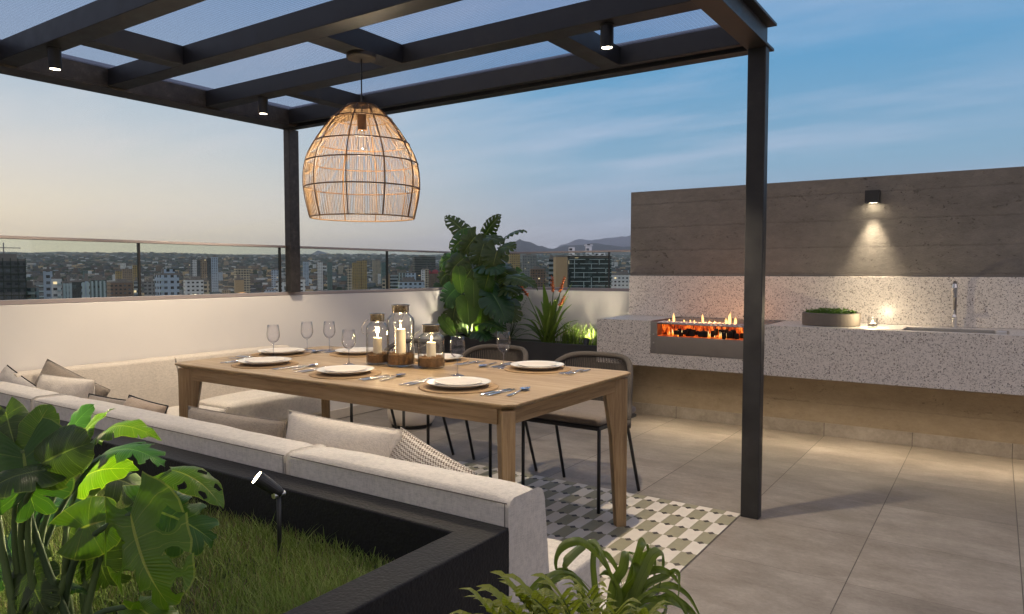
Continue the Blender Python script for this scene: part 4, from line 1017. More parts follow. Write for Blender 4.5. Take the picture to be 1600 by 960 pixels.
def strap(mb,pts,w,V=.25,n=14,tip=.0,seed=0,twist=0):
    """arching strap leaf through control points (Catmull-Rom)"""
    P_=[Vector(p) for p in pts]; P_=[P_[0]*2-P_[1]]+P_+[P_[-1]*2-P_[-2]]; m=len(P_)-3; C_=[]
    for i in range(n+1):
        x=i/n*m; k=min(int(x),m-1); u=x-k; p0,p1,p2,p3=P_[k:k+4]
        C_.append(0.5*((2*p1)+(-p0+p2)*u+(2*p0-5*p1+4*p2-p3)*u*u+(-p0+3*p1-3*p2+p3)*u**3))
    side=None; vs=[];uvs=[];fs=[]
    for i,c in enumerate(C_):
        t_=(C_[min(i+1,n)]-C_[max(i-1,0)]).normalized()
        if side is None: side=t_.cross(Vector((0,0,1))); side=side.normalized() if side.length>.05 else Vector((1,0,0))
        side=(side-t_*side.dot(t_)).normalized()
        sd=Matrix.Rotation(twist*i/n,3,t_)@side if twist else side
        nn=sd.cross(t_).normalized(); q=i/n; ww=w*.5*(min(1,(1-q)/.45)**.75)*(0.75+.25*min(1,q/.15))
        for s_ in (-1,-.5,0,.5,1): vs.append(c+sd*ww*s_+nn*ww*V*(abs(s_)**1.5)); uvs.append((q,.5+.5*s_))
    for i in range(n):
        for k in range(4): a=i*5+k; fs.append((a,a+1,a+6,a+5))
    mb.add(vs,fs,uvs)

TOC=Vector((0,0,CH))
# ---- big monstera in the lawn planter, close to the viewer
r=thing('monstera_plant','big glossy split-leaf plant growing in the lawn planter, lit by the spike spotlight','plant',tuple(W(110,1040,1.42)))
base=W(100,1060,1.42); base.z=.44
# px base, py base, depth, px tip, py tip, depth, normal hint(cam-space right,up,toward), width, lobes, gap, material, bulge
def camdir(a,b,c): return Vector(_R*a+np.array([0,0,1])*b-_F*c)
big=[
 ((204,803,1.30),(256,952,1.22),(-.25,.35,1),.31,4,1.7,'monstera_bright',.10,True),
 ((214,790,1.40),(338,842,1.42),(.1,.8,.6),.26,5,1.15,'monstera_leaf',.16,False),
 ((268,735,1.45),(352,790,1.40),(.45,.8,.5),.135,3,.9,'monstera_bright',.22,True),
 ((158,712,1.55),(256,716,1.48),(.1,1,.35),.20,5,1.0,'monstera_blue',.20,False),
 ((150,690,1.50),(247,676,1.40),(-.05,.9,.5),.13,4,.25,'monstera_bright',.28,False),
 ((36,704,1.36),(52,800,1.33),(.35,.15,1),.30,3,.75,'monstera_leaf',.06,False),
 ((40,706,1.37),(78,628,1.42),(.25,.1,1),.13,3,.0,'monstera_bright',.05,False),
 ((8,640,1.40),(30,720,1.36),(.5,.1,1),.12,3,.3,'monstera_dark',.05,False),
 ((98,700,1.62),(142,630,1.60),(-.3,.4,1),.13,4,.0,'monstera_blue',.10,False),
 ((108,735,1.50),(170,632,1.50),(-.7,.5,.6),.12,4,.0,'monstera_bright',.16,False),
 ((126,752,1.60),(206,728,1.52),(.0,.6,.8),.17,4,.0,'monstera_bright',.20,False),
 ((66,724,1.34),(134,692,1.30),(.1,.3,1),.20,4,.0,'monstera_dark',.05,False),
 ((62,790,1.62),(152,800,1.60),(.0,.9,.45),.17,4,.0,'monstera_blue',.10,False),
 ((126,826,1.34),(168,812,1.36),(-.2,.4,1),.22,4,.0,'monstera_bright',.10,False),
 ((150,838,1.42),(168,918,1.42),(.1,.3,1),.24,5,.45,'monstera_dark',.12,False),
 ((212,948,1.26),(262,985,1.20),(.0,.9,.5),.15,4,.0,'monstera_bright',.10,False),
 ((70,735,1.30),(-30,768,1.22),(.0,.8,.6),.16,4,.3,'monstera_dark',.16,False),
 ((30,850,1.52),(-20,905,1.5),(.3,.8,.6),.22,5,.4,'monstera_blue',.1,False),
 ((85,920,1.45),(135,922,1.40),(.0,.9,.5),.06,3,.0,'monstera_leaf',.1,False),
 ((160,745,1.66),(232,770,1.70),(.0,.9,.5),.20,5,.4,'monstera_dark',.15,False),
 ((40,880,1.40),(70,960,1.36),(.3,.5,1),.18,5,.4,'monstera_dark',.12,False),
]
for i,(b,t_,nh,wd,nl,gp,mt,bl,cl) in enumerate(big):
    mb=MB(); B=W(*b);T=W(*t_); leaf(mb,B,T,camdir(*nh),wd*.60,nl,gp,.38,cl,bl,.22,.026,i+1,curl=.35,tipdrop=.35)
    obj('leaf',mb,M[mt],r,smooth=True)
    mb=MB(); s0=base+Vector((random.uniform(-.07,.07),random.uniform(-.06,.06),0)); petiole(mb,s0,B,.0085,.0042,random.uniform(.10,.2),camdir(-.3,.45,.0).normalized())
    obj('leaf_stalk',mb,M['stem_green'] if i%3 else M['stem_dark'],r,smooth=True)
random.seed(33)

# ---- foreground lily and palm in pots at the sofa end (pots stand on the terrace floor)
pb=W(965,1075,1.18)
r=thing('terracotta_pot','pot of the arching strap-leaved plant beside the sofa end','pot',(pb.x,pb.y,0)) if False else None
lily=thing('lily_plant','strap-leaved plant with arching glossy leaves at the sofa end','plant',(pb.x,pb.y,0.30))
mb=MB(); mb.lathe([(0,0.0),(.13,0.0),(.15,.02),(.17,.34),(.165,.345),(.155,.31),(0,.31)],(pb.x,pb.y,.004),32); obj('pot',mb,M['planter_grey'],lily)
cb=Vector((pb.x,pb.y,.34))
D=1.18
paths=[
 [(905,940),(868,892),(872,858),(905,846),(935,868),(958,905)],
 [(930,960),(924,880),(930,858),(945,862),(962,885),(972,915)],
 [(955,960),(975,885),(978,864),(990,868)],
 [(962,980),(985,900),(998,856),(1007,848),(1012,868),(1013,910)],
 [(975,980),(1000,905),(1025,890),(1048,897),(1066,920)],
 [(980,980),(1010,930),(1045,915),(1075,930),(1100,975)],
 [(985,990),(1020,950),(1050,935),(1085,960),(1105,1000)],
 [(890,980),(840,950),(826,935),(848,905),(880,900),(910,918)],
 [(900,990),(860,930),(850,905),(868,892),(900,898),(938,935)],
 [(960,990),(965,930),(955,905),(948,895),(935,900)],
 [(970,990),(1000,940),(1030,925),(1060,940),(1085,990)],
 [(940,990),(905,950),(880,935),(850,950),(830,985)],
 [(985,985),(1005,880),(1016,862),(1022,880),(1020,930)],
]
mb=MB()
for i,pp in enumerate(paths+[[(q[0]+random.uniform(-14,14)+6,q[1]+random.uniform(-4,22)) for q in pp0] for pp0 in paths[::2]]):
    dd=[D+(-.05+.1*random.random())+ (-.06+.12*((i*37)%10)/10)*(j/len(pp)) for j in range(len(pp))]
    pts=[cb+Vector((random.uniform(-.03,.03),random.uniform(-.03,.03),0))]+[W(p[0],p[1],d) for p,d in zip(pp,dd)]
    strap(mb,pts,.0130+.004*random.random(),.5,26,seed=i,twist=random.uniform(-.5,.5))
obj('strap_leaves',mb,M['strap_leaf'],lily,smooth=True)
pp_=W(870,1090,1.10)
palm=thing('palm_plant','low palm with small pointed yellow-green leaflets in front of the lily','plant',(pp_.x,pp_.y,0.30))
mb=MB(); mb.lathe([(0,0.0),(.12,0.0),(.14,.02),(.155,.30),(.15,.305),(.14,.28),(0,.28)],(pp_.x,pp_.y,.004),32); obj('pot',mb,M['planter_grey'],palm)
fr=[((880,1000),(840,930),(790,905)),((870,1000),(820,940),(765,915)),((865,1000),(815,955),(750,940)),((890,1000),(850,925),(810,890)),((900,1000),(880,915),(835,895)),((905,1000),(905,925),(880,895)),((915,1000),(935,925),(920,890)),((870,1010),(810,975),(760,960)),((890,1010),(860,950),(850,915)),((920,1010),(950,950),(960,920)),((880,1010),(835,965),(800,925)),((930,1010),(975,965),(1010,925)),((900,1010),(900,955),(860,925))]
mb=MB(); ms=MB()
for i,(a,b,c) in enumerate(fr):
    d=1.08+random.uniform(-.06,.06); A=W(a[0],a[1]+60,1.1);B=W(b[0],b[1]+54,d);C_=W(c[0],c[1]+42,d-.05); N=11
    pts=[]
    for j in range(N+1):
        t_=j/N; pts.append(A*(1-t_)**2+B*2*t_*(1-t_)+C_*t_*t_)
    ms.tube(pts,[.0028*(1-.7*j/N) for j in range(N+1)],5)
    for j in range(3,N+1):
        p=pts[j]; tg=(pts[min(j+1,N)]-pts[j-1]).normalized(); up=Vector((0,0,1)); sd=tg.cross(up).normalized()
        for s_ in (-1,1):
            ln=.066*(1-.35*abs(j/N-.55))*random.uniform(.8,1.15); dr=(tg*.75+sd*s_*.75+up*random.uniform(.0,.35)).normalized()
            e=p+dr*ln; m_=p+dr*ln*.55+up*.006; e.z-=.010
            strap(mb,[p,m_,e],.0125,.30,5,twist=random.uniform(-.4,.4))
obj('fronds',mb,M['palm_leaf'],palm,smooth=True); obj('frond_stalks',ms,M['stem_green'],palm,smooth=True)

# ---- planting in the far black planter
def WY(px,py,Y):
    v=_F+_R*(px-800)/F_PX-_U*(py-480)/F_PX; return Vector(np.array([0,0,CH])+v*(Y/v[1]))
def z3(x,y,Y): return WY(680+x/4.467,325+y/4.467,Y)
tall=thing('tall_monstera','tall dark split-leaf plant rising above the glass railing','plant',tuple(WY(745,545,5.85)))
tb=WY(750,560,5.85); tb.z=.55
L_=[ # zoomed coords base, tip, Y, normal, width, lobes, gap, closed, mat
 ((245,215),(62,45),5.75,(.3,.2,1),.23,8,.5,True,'monstera_dark'),((345,200),(455,45),5.80,(-.2,.2,1),.20,8,.5,True,'monstera_dark'),((470,225),(640,152),5.7,(-.2,.9,.6),.15,7,.4,True,'monstera_dark'),
 ((215,200),(110,300),5.6,(-.2,.3,1),.24,5,.4,True,'monstera_blue'),((280,200),(195,320),5.55,(.1,.3,1),.25,5,.5,False,'monstera_dark'),((340,250),(300,400),5.5,(0,.4,1),.28,6,.5,False,'monstera_dark'),
 ((330,210),(480,240),5.6,(0,.7,.7),.22,5,.4,False,'monstera_blue'),((440,290),(560,275),5.5,(-.1,.6,.9),.22,6,.55,False,'monstera_dark'),((430,300),(400,420),5.45,(.2,.4,1),.28,6,.5,False,'monstera_dark'),
 ((180,330),(20,400),5.55,(-.2,.6,.8),.28,6,.5,False,'monstera_blue'),((200,350),(90,470),5.5,(-.2,.4,1),.28,6,.5,False,'monstera_dark'),((330,400),(480,440),5.45,(0,.7,.7),.26,6,.5,False,'monstera_blue'),
 ((500,480),(720,560),5.45,(.1,.8,.6),.22,7,.5,False,'monstera_blue'),((400,600),(500,800),5.42,(.2,.3,1),.34,7,.5,False,'monstera_blue'),((250,430),(180,560),5.5,(0,.3,1),.28,6,.5,False,'monstera_dark'),
 ((380,440),(340,590),5.5,(.1,.3,1),.30,6,.5,False,'monstera_dark'),((470,560),(600,600),5.5,(.1,.7,.7),.24,6,.5,False,'monstera_dark'),((150,560),(60,660),5.5,(-.2,.4,1),.28,6,.5,False,'monstera_blue'),
 ((120,440),(30,500),5.6,(-.2,.5,1),.26,6,.5,False,'monstera_dark'),((430,430),(560,500),5.6,(.2,.5,1),.26,6,.5,False,'monstera_dark'),((480,650),(560,790),5.5,(.2,.3,1),.28,6,.5,False,'monstera_dark'),
 ((350,800),(480,860),5.45,(.1,.9,.5),.26,6,.5,False,'monstera_blue'),((300,860),(380,915),5.42,(.1,.9,.5),.24,6,.5,False,'monstera_blue'),((150,650),(120,800),5.6,(-.1,.3,1),.28,6,.5,False,'monstera_dark'),
 ((360,660),(330,790),5.7,(0,.3,1),.30,6,.5,False,'monstera_dark'),((60,540),(10,620),5.7,(-.2,.4,1),.24,6,.5,False,'monstera_dark'),((420,520),(520,560),5.6,(.1,.5,1),.26,6,.5,False,'monstera_dark'),
]
for k in range(14):
    x=random.uniform(80,560); y=random.uniform(330,760); a=random.uniform(.2,PI-.2) ; L_.append(((x,y),(x+math.cos(a)*120,y+math.sin(a)*120),random.uniform(5.75,5.95),(random.uniform(-.3,.3),.4,1),random.uniform(.22,.30),6,.5,False,'monstera_dark'))
for i,(b,t_,Y,nh,wd,nl,gp,cl,mt) in enumerate(L_):
    mb=MB(); B=z3(*b,Y);T=z3(*t_,Y-.06); leaf(mb,B,T,camdir(*nh),wd,nl,gp,.35,cl,.14,.26,.03,i+50,curl=.3,tipdrop=.25); obj('leaf',mb,M[mt if i<3 or i%3 else ('monstera_leaf' if i%2 else 'monstera_dark')],tall,smooth=True)
mb=MB()
for i,(b,t_,Y,*_r) in enumerate(L_):
    B=z3(*b,Y); petiole(mb,tb+Vector((random.uniform(-.12,.12),random.uniform(-.05,.05),0)),B,.009,.004,.06,Vector((random.uniform(-1,1),0,.3)).normalized())
obj('stalks',mb,M['stem_dark'],tall,smooth=True)
ban=thing('banana_plant','young plant with upright oval pale green leaves in front of the tall monstera','plant',tuple(WY(735,545,5.68)))
bb=WY(738,548,5.68); bb.z=.55
for i,(b,t_,wd) in enumerate((((185,600),(162,405),.20),((272,690),(264,500),.27),((238,825),(222,622),.32),((140,895),(35,752),.20),((215,880),(150,640),.18),((300,880),(330,700),.20),((190,870),(80,640),.18),((120,880),(30,600),.16))):
    Y=(5.40,5.38,5.35,5.50,5.62,5.60,5.66,5.7)[i]
    mb=MB(); B=z3(*b,Y);T=z3(*t_,Y+.02); leaf(mb,B,T,camdir((-.15,.1,.05,-.4,.3,.4,-.3,-.4)[i],.15,1),wd,6,0,.4,False,.05,.22,.006,i+9,heart=False); obj('leaf',mb,M['banana_leaf'],ban,smooth=True)
    mb=MB(); petiole(mb,bb+Vector((.03*(i-3)*.5,0,0)),B,.010,.006,.03); obj('leaf_stalk',mb,M['stem_green'],ban,smooth=True)
# red-flowered clump of sword leaves
br=thing('red_flowering_plant','clump of sword-shaped leaves with red-orange flower spikes beside the counter','plant',tuple(WY(857,540,5.80)))
def z4(x,y,Y): return WY(660+x/4,320+y/4,Y)
b0=z4(790,880,5.82); b0.z=.55; mb=MB()
tips=[(755,490),(940,488),(645,640),(610,705),(562,752),(700,625),(918,560),(938,618),(600,745),(985,720),(832,580),(800,600),(870,640),(720,690),(660,720),(900,700),(950,760),(740,600),(620,800),(860,560),(780,560),(690,800),(1000,780),(560,840)]
for i,(x,y) in enumerate(tips):
    Y=5.80+random.uniform(-.16,.12); T=z4(x,y,Y); m_=(b0*.45+T*.55)+Vector((0,0,.05+.03*random.random())); bs=b0+Vector((random.uniform(-.05,.05),random.uniform(-.04,.04),0))
    strap(mb,[bs,m_,T],.052 if i<12 else .038,.35,12)
obj('sword_leaves',mb,M['bromelia_leaf'],br,smooth=True)
for (a,b) in (((818,548),(812,450)),((860,548),(890,452)),((660,572),(594,482)),((858,632),(890,572))):
    A=z4(*a,5.72);B=z4(*b,5.72); mb=MB(); petiole(mb,b0,A,.006,.004,.03); obj('flower_stalk',mb,M['stem_green'],br,smooth=True)
    mb=MB(); d=B-A
    for k in range(13):
        q=k/12; p=A+d*q*.92; sd=Vector((1 if k%2 else -1,random.uniform(-.8,.2),.0)); e=p+d*.16+sd*.020*(1-q*.6); strap(mb,[p,(p+e)/2+sd*.012,e],.034*(1-q*.5),.6,4)
    mb.tube([A,A+d*.5,B],[.008,.006,.001],6); obj('flower_spike',mb,M['flower_red'],br,smooth=True)
# fine ornamental grass by the uplight
og=thing('ornamental_grass','tuft of fine bright green grass glowing over the small uplight','grass tuft',tuple(WY(905,540,5.75)))
mb=MB(); g0=WY(903,545,5.78); g0.z=.55
for k in range(260):
    a=random.uniform(0,2*PI); q=random.random()**.6; bs=g0+Vector((random.uniform(-.22,.20),random.uniform(-.04,.16),0)); h=random.uniform(.10,.27); 
    e=bs+Vector((math.cos(a)*.14*q,math.sin(a)*.10*q,h)); m_=(bs+e)/2+Vector((0,0,.04)); strap(mb,[bs,m_,e+Vector((math.cos(a)*.03,0,-.02))],.0065,.2,5)
obj('grass_strands',mb,M['bromelia_leaf'],og,smooth=True)
fn=thing('fern_palm','dark feathery palm fronds low between the tall leaves and the red flowers','plant',tuple(WY(800,540,5.75)))
mb=MB(); ms=MB(); f0=WY(795,552,5.8); f0.z=.55
for (x,y) in ((655,590),(640,690),(620,640),(590,610),(640,780),(430,780),(560,830),(500,700)):
    T=z4(x,y,5.66); m_=(f0+T)/2+Vector((0,0,.10)); N=14; pts=[f0*(1-t_)**2+m_*2*t_*(1-t_)+T*t_*t_ for t_ in [j/N for j in range(N+1)]]
    ms.tube(pts,[.004*(1-.8*j/N) for j in range(N+1)],5)
    for j in range(3,N+1):
        tg=(pts[min(j+1,N)]-pts[j-1]).normalized(); sd=tg.cross(Vector((0,.3,1))).normalized()
        for s_ in (-1,1): e=pts[j]+(tg*.5+sd*s_).normalized()*.10*(1-.5*j/N); e.z-=.02; strap(mb,[pts[j],(pts[j]+e)/2+Vector((0,0,.008)),e],.010,.2,4)
obj('fronds',mb,M['monstera_leaf'],fn,smooth=True); obj('frond_stalks',ms,M['stem_dark'],fn,smooth=True)
# uplight in the far planter
up=WY(915,533,5.64); up.z=.552
r=thing('planter_uplight','small black uplight in the far planter next to the terrazzo counter','uplight',tuple(up))
hd=Vector((-.15,.55,.82)).normalized(); c=up+Vector((0,0,.035))
mb=MB(); mb.tube([up,c],.006,8); mb.tube([c-hd*.005,c,c+hd*.06,c+hd*.065],[.012,.022,.026,.026],18); obj('lamp_head',mb,M['black_metal'],r)
mb=MB(); mb.tube([c+hd*.0655,c+hd*.067],.021,18); obj('lens',mb,M['lamp_disc'],r)
l=bpy.data.lights.new('uplight_beam','SPOT'); l.energy=15; l.color=(1.0,0.86,0.62); l.spot_size=math.radians(150); l.spot_blend=.8; l.shadow_soft_size=.02
lo=bpy.data.objects.new('uplight_beam',l); COL.objects.link(lo); lo.parent=r; lo.location=c+hd*.075-up; lo.rotation_euler=hd.to_track_quat('-Z','Y').to_euler()
# second uplight behind the tall leaves (its glow shows on the white wall)
up2=Vector((-4.12,5.66,.552))
r=thing('planter_uplight','black uplight hidden among the tall leaves, brightening the white wall corner','uplight',tuple(up2))
c=up2+Vector((0,0,.035)); hd=Vector((-.62,-.42,.62)).normalized()
mb=MB(); mb.tube([up2,c],.006,8); mb.tube([c-hd*.005,c,c+hd*.06,c+hd*.065],[.012,.022,.026,.026],18); obj('lamp_head',mb,M['black_metal'],r)
mb=MB(); mb.tube([c+hd*.0655,c+hd*.067],.019,18); obj('lens',mb,M['led'],r)
l=bpy.data.lights.new('uplight_beam','SPOT'); l.energy=20; l.color=(1.0,0.86,0.66); l.spot_size=math.radians(120); l.spot_blend=.8; l.shadow_soft_size=.02
lo=bpy.data.objects.new('uplight_beam',l); COL.objects.link(lo); lo.parent=r; lo.location=c+hd*.075-up2; lo.rotation_euler=hd.to_track_quat('-Z','Y').to_euler()
# ================================================================== city, terrain, hills
def G(r):
    """city floor height at distance r: a wide basin rising slowly away from the tower"""
    return -62.0 if r<1150 else -62.0+(r-1150)*0.0318 if r<9000 else 187.6+(r-9000)*.0208
t=NT('city_ground'); n1=t.noise(t.wcoord((.010,.010,.010)),1.0,6,.7); n2=t.noise(t.wcoord((.0025,.0025,.0025)),1.0,4,.6)
t.set(Base_Color=t.ramp(t.math('ADD',t.math('MULTIPLY',n1,.6),t.math('MULTIPLY',n2,.4)),[(.40,(.030,.045,.022)),(.50,(.070,.070,.050)),(.60,(.14,.115,.09))]),Roughness=.95); M['city_ground']=t.m
mb=MB(); vs=[];fs=[]; rad=[5,100,400,800,1150]+[1150*1.16**k for k in range(1,21)]; NA=120
for q in rad:
    for k in range(NA): a=2*PI*k/NA; vs.append((q*math.cos(a),q*math.sin(a),G(q)+ (mnoise.noise(Vector((q*math.cos(a)*.0008,q*math.sin(a)*.0008,0)))*.004*q if q>1500 else 0)))
for i in range(len(rad)-1):
    for k in range(NA): fs.append((i*NA+k,i*NA+(k+1)%NA,(i+1)*NA+(k+1)%NA,(i+1)*NA+k))
fs.append(tuple(range(NA))[::-1]); mb.add(vs,fs)
me=mk_mesh('ground',mb,M['city_ground'],True); o=bpy.data.objects.new('ground',me); COL.objects.link(o); struct(o)
# hills
def hillmat(name,c):
    t=NT(name); t.set(Base_Color=t.mix(t.noise(t.wcoord((.003,.003,.006)),1,6,.65),tuple(x*.7 for x in c),tuple(x*1.3 for x in c)),Roughness=.95); M[name]=t.m
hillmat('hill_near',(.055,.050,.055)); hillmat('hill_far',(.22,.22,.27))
def hill(name,prof_px,D,mat,label,depth=1500,j=.02):
    """ridge whose skyline is given as (px, py) seen from the terrace, D metres away"""
    vs=[];fs=[];pts=[]
    for (a,b) in zip(prof_px[:-1],prof_px[1:]):
        n=8
        for k in range(n): u=k/n; s_=u*u*(3-2*u); pts.append((a[0]+(b[0]-a[0])*u,a[1]+(b[1]-a[1])*s_))
    pts.append(prof_px[-1]); m=8
    for i,(px,py) in enumerate(pts):
        top=WH(px,py,D); z0=G(D)-60; d2=Vector((top.x,top.y,0)).normalized(); hh=top.z-z0
        for k in range(2*m+1):
            u=(k-m)/m; prof_=(1-abs(u)**1.5)
            nz=mnoise.fractal(Vector((i*.35,k*.6,D)),1.0,2.0,4)*hh*.10*(1-abs(u))*(abs(u)>0.01)
            p=Vector((top.x,top.y,0))+d2*(u*depth); vs.append((p.x,p.y,z0+hh*prof_+nz))
    M2=2*m+1
    for i in range(len(pts)-1):
        for k in range(2*m): fs.append((i*M2+k,i*M2+k+1,(i+1)*M2+k+1,(i+1)*M2+k))
    mb=MB(); mb.add(vs,fs); me=mk_mesh(name,mb,M[mat],True); o=bpy.data.objects.new(name,me); COL.objects.link(o); struct(o); o['label']=label
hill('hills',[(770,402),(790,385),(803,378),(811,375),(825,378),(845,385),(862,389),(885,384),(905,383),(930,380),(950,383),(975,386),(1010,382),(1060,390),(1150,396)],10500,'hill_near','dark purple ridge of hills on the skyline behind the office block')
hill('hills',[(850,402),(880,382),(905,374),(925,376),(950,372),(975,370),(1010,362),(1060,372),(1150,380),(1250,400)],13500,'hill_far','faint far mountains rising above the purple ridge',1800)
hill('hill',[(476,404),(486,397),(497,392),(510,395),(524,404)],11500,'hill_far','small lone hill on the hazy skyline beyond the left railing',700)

def facade(name,wall,win=(.03,.04,.05),fl=3.2,bay=3.4,wx=.55,wz=.5,rough=.8,lit=.012,band=False,wr=.15):
    t=NT(name); x,y,z=t.sep(t.coord('Object')); g=t.new('ShaderNodeNewGeometry'); nx,ny,nz=t.sep(g.outputs['Normal'])
    h=t.math('ADD',x,y); fz=t.math('FRACT',t.math('DIVIDE',z,fl)); fh=t.math('FRACT',t.math('DIVIDE',h,bay))
    a=t.math('MULTIPLY',t.math('GREATER_THAN',fz,.28),t.math('LESS_THAN',fz,.28+wz))
    b=1.0 if band else t.math('LESS_THAN',fh,wx)
    m=t.math('MULTIPLY',a,b); m=t.math('MULTIPLY',m,t.math('LESS_THAN',t.math('ABSOLUTE',nz),.5))
    cv=t.new('ShaderNodeCombineXYZ'); t.link(t.math('FLOOR',t.math('DIVIDE',z,fl)),cv.inputs[0]); t.link(t.math('FLOOR',t.math('DIVIDE',h,bay)),cv.inputs[1]); t.link(t.math('MULTIPLY',nx,3.0),cv.inputs[2])
    wn=t.new('ShaderNodeTexWhiteNoise',noise_dimensions='3D'); t.link(cv.outputs[0],wn.inputs['Vector'])
    wc=t.mix(t.math('GREATER_THAN',wn.outputs[0],.72),win,tuple(min(1,v*2.5+.03) for v in win))
    dirt=t.noise(t.coord('Object',(1,1,.3)),.35,4); wl=t.mix(dirt,tuple(v*.80 for v in wall),tuple(min(1,v*1.1) for v in wall))
    t.set(Base_Color=t.mix(m,wl,wc),Roughness=t.mix(m,(rough,)*3,(wr,)*3))
    e=t.math('MULTIPLY',m,t.math('GREATER_THAN',wn.outputs[0],1-lit)); t.set(Emission_Color=(1.0,.72,.40)); t.link(t.math('MULTIPLY',e,.9),t.b.inputs['Emission Strength'])
    M[name]=t.m
cols={'white':(.78,.80,.83),'pale blue':(.46,.57,.72),'grey':(.26,.27,.28),'cream':(.52,.45,.34),'tan':(.38,.28,.19),'brown':(.20,.13,.09),'ochre':(.42,.30,.11),'teal':(.12,.20,.20),'dark grey':(.07,.08,.09)}
for k,v in cols.items(): facade('facade '+k,v,wx=random.uniform(.45,.65),wz=random.uniform(.38,.55))
facade('facade banded',(.36,.42,.46),fl=3.2,wz=.52,band=True); facade('facade office',(.02,.045,.05),(.012,.03,.034),fl=3.6,bay=4,wz=.6,rough=.25,lit=.015)
simple('city_roof',(.22,.20,.19),.9,0,.25,.3); simple('roof_red',(.30,.05,.06),.8); simple('balcony_pale',(.46,.58,.61),.6); simple('blank_tan',(.50,.36,.22),.9,0,.08,.2); simple('net_green',(.018,.035,.022),.9,0,.5,.4); simple('foliage_city',(.030,.055,.022),.95,0,.5,.2)

def cbox(mb,w,d,z0,z1,cx=0,cy=0): mb.box(cx-w/2,cx+w/2,cy-d/2,cy+d/2,z0,z1)
def building(px0,px1,pytop,D,fac,label,depth=None,turn=0.0,group=None,cat='building',name='apartment_block',crown=True,sides=None):
    """a block D metres away spanning photo columns px0..px1 with its roof at row pytop"""
    a=WH(px0,pytop,D);b=WH(px1,pytop,D); c=(a+b)/2; w=(b-a).length; w=max(4,w/(abs(math.cos(turn))+.45*abs(math.sin(turn)))); g=G(D)-2
    dv=Vector((c.x,c.y,0)).normalized(); ang=math.atan2(dv.y,dv.x)-PI/2+turn; dp=depth or w*random.uniform(.6,1.0)
    r=bpy.data.objects.new(name,None); COL.objects.link(r); r.location=(c.x+dv.x*dp/2,c.y+dv.y*dp/2,g); r.rotation_euler=(0,0,ang); tag(r,label,cat,group)
    H=c.z-g
    mb=MB(); cbox(mb,w,dp,0,H); o=obj('walls',mb,M[fac],r,local=True)
    mb=MB(); t_=.6
    for q in ((-w/2,w/2,-dp/2,-dp/2+t_),(-w/2,w/2,dp/2-t_,dp/2),(-w/2,-w/2+t_,-dp/2+t_,dp/2-t_),(w/2-t_,w/2,-dp/2+t_,dp/2-t_)): mb.box(*q,H+.01,H+1.0)
    if crown:
        cw=w*random.uniform(.25,.5); cx=random.uniform(-.2,.2)*w; mb.box(cx-cw/2,cx+cw/2,-dp*.2,dp*.2,H+.01,H+random.uniform(2.5,4.5))
        mb.box(-cx-w*.06,-cx+w*.06,-dp*.1,dp*.1,H+.01,H+2.2)
    obj('roof_parapet',mb,M['city_roof'],r,local=True)
    return r,w,dp,H
def fins(r,w,dp,H,n,mat,z0=0,wd=.9):
    for k in range(n):
        x=-w/2+w*(k+.5)/n; mb=MB(); mb.box(x-wd/2,x+wd/2,-dp/2-.5,-dp/2-.02,z0,H-.5); obj('facade_rib',mb,M[mat],r,local=True)
def balconies(r,w,dp,H,xs,bw,mat,fl=3.2,n=None):
    k=0; z=H-fl
    while z>H-fl*(n or 40) and z>2:
        for x in xs:
            mb=MB(); mb.box(x-bw/2,x+bw/2,-dp/2-1.4,-dp/2-.02,z,z+.9); obj('balcony',mb,M[mat],r,local=True)
        z-=fl
# --- landmark blocks, left to right
r,w,dp,H=building(-40,37,408,420,'facade dark grey','tall dark green netted tower under construction at the far left','net' and None,.15,name='construction_tower')
mb=MB()
for k in range(16): z=H-3-k*3.4; mb.box(-w/2-.4,w/2+.4,-dp/2-.4,dp/2+.4,z,z+.35)
for k in range(7): x=-w/2+w*k/6; mb.box(x-.15,x+.15,-dp/2-.6,-dp/2-.42,0,H+1.5)
obj('scaffold_net',mb,M['net_green'],r,local=True)
mb=MB(); mb.tube([(w*.1,0,H),(w*.1,0,H+9)],.25,4); mb.tube([(w*.1-5,0,H+6.5),(w*.1+7,0,H+6.5)],.2,4); obj('mast',mb,M['city_roof'],r,local=True)
r,w,dp,H=building(30,60,450,430,'facade teal','low teal apartment block with balconies between the dark tower and the white tower',None,-.2); balconies(r,w,dp,H,(-w*.25,w*.25),w*.35,'balcony_pale',n=8)
r,w,dp,H=building(52,72,440,520,'facade grey','narrow grey apartment block just right of the teal balconies',None,.1); balconies(r,w,dp,H,(0,),w*.7,'balcony_pale',n=8)
building(69,80,424,440,'facade pale blue','slim windowless pale blue tower, left of the white gridded tower',12,.0)
r,w,dp,H=building(80,96,436,440,'facade white','white tower with regular dark windows left of centre in the left pane',None,.0); balconies(r,w,dp,H,(w*.28,),w*.4,'balcony_pale',n=9)
r,w,dp,H=building(97,112,442,480,'facade grey','pale grey twin block, the left one of the pair',None,.1); fins(r,w,dp,H,3,'balcony_pale',0,1.2)
building(112,127,441,500,'facade office','dark glass block squeezed between pale twin blocks',None,0)
r,w,dp,H=building(127,140,440,470,'facade pale blue','pale blue-grey block right of the dark glass block',None,0); fins(r,w,dp,H,2,'balcony_pale',0,1.4)
r,w,dp,H=building(140,166,438,490,'facade teal','dark block with vertical pale ribs, rightmost of the left cluster',None,.05); fins(r,w,dp,H,4,'balcony_pale',0,1.0)
building(168,206,442,700,'facade brown','brown low apartment block right of the left cluster',None,.2)
building(209,221,440,620,'facade banded','white banded block immediately left of the first glass joint',None,0)
building(225,240,441,680,'facade grey','grey gridded block immediately right of the first glass joint',None,0)
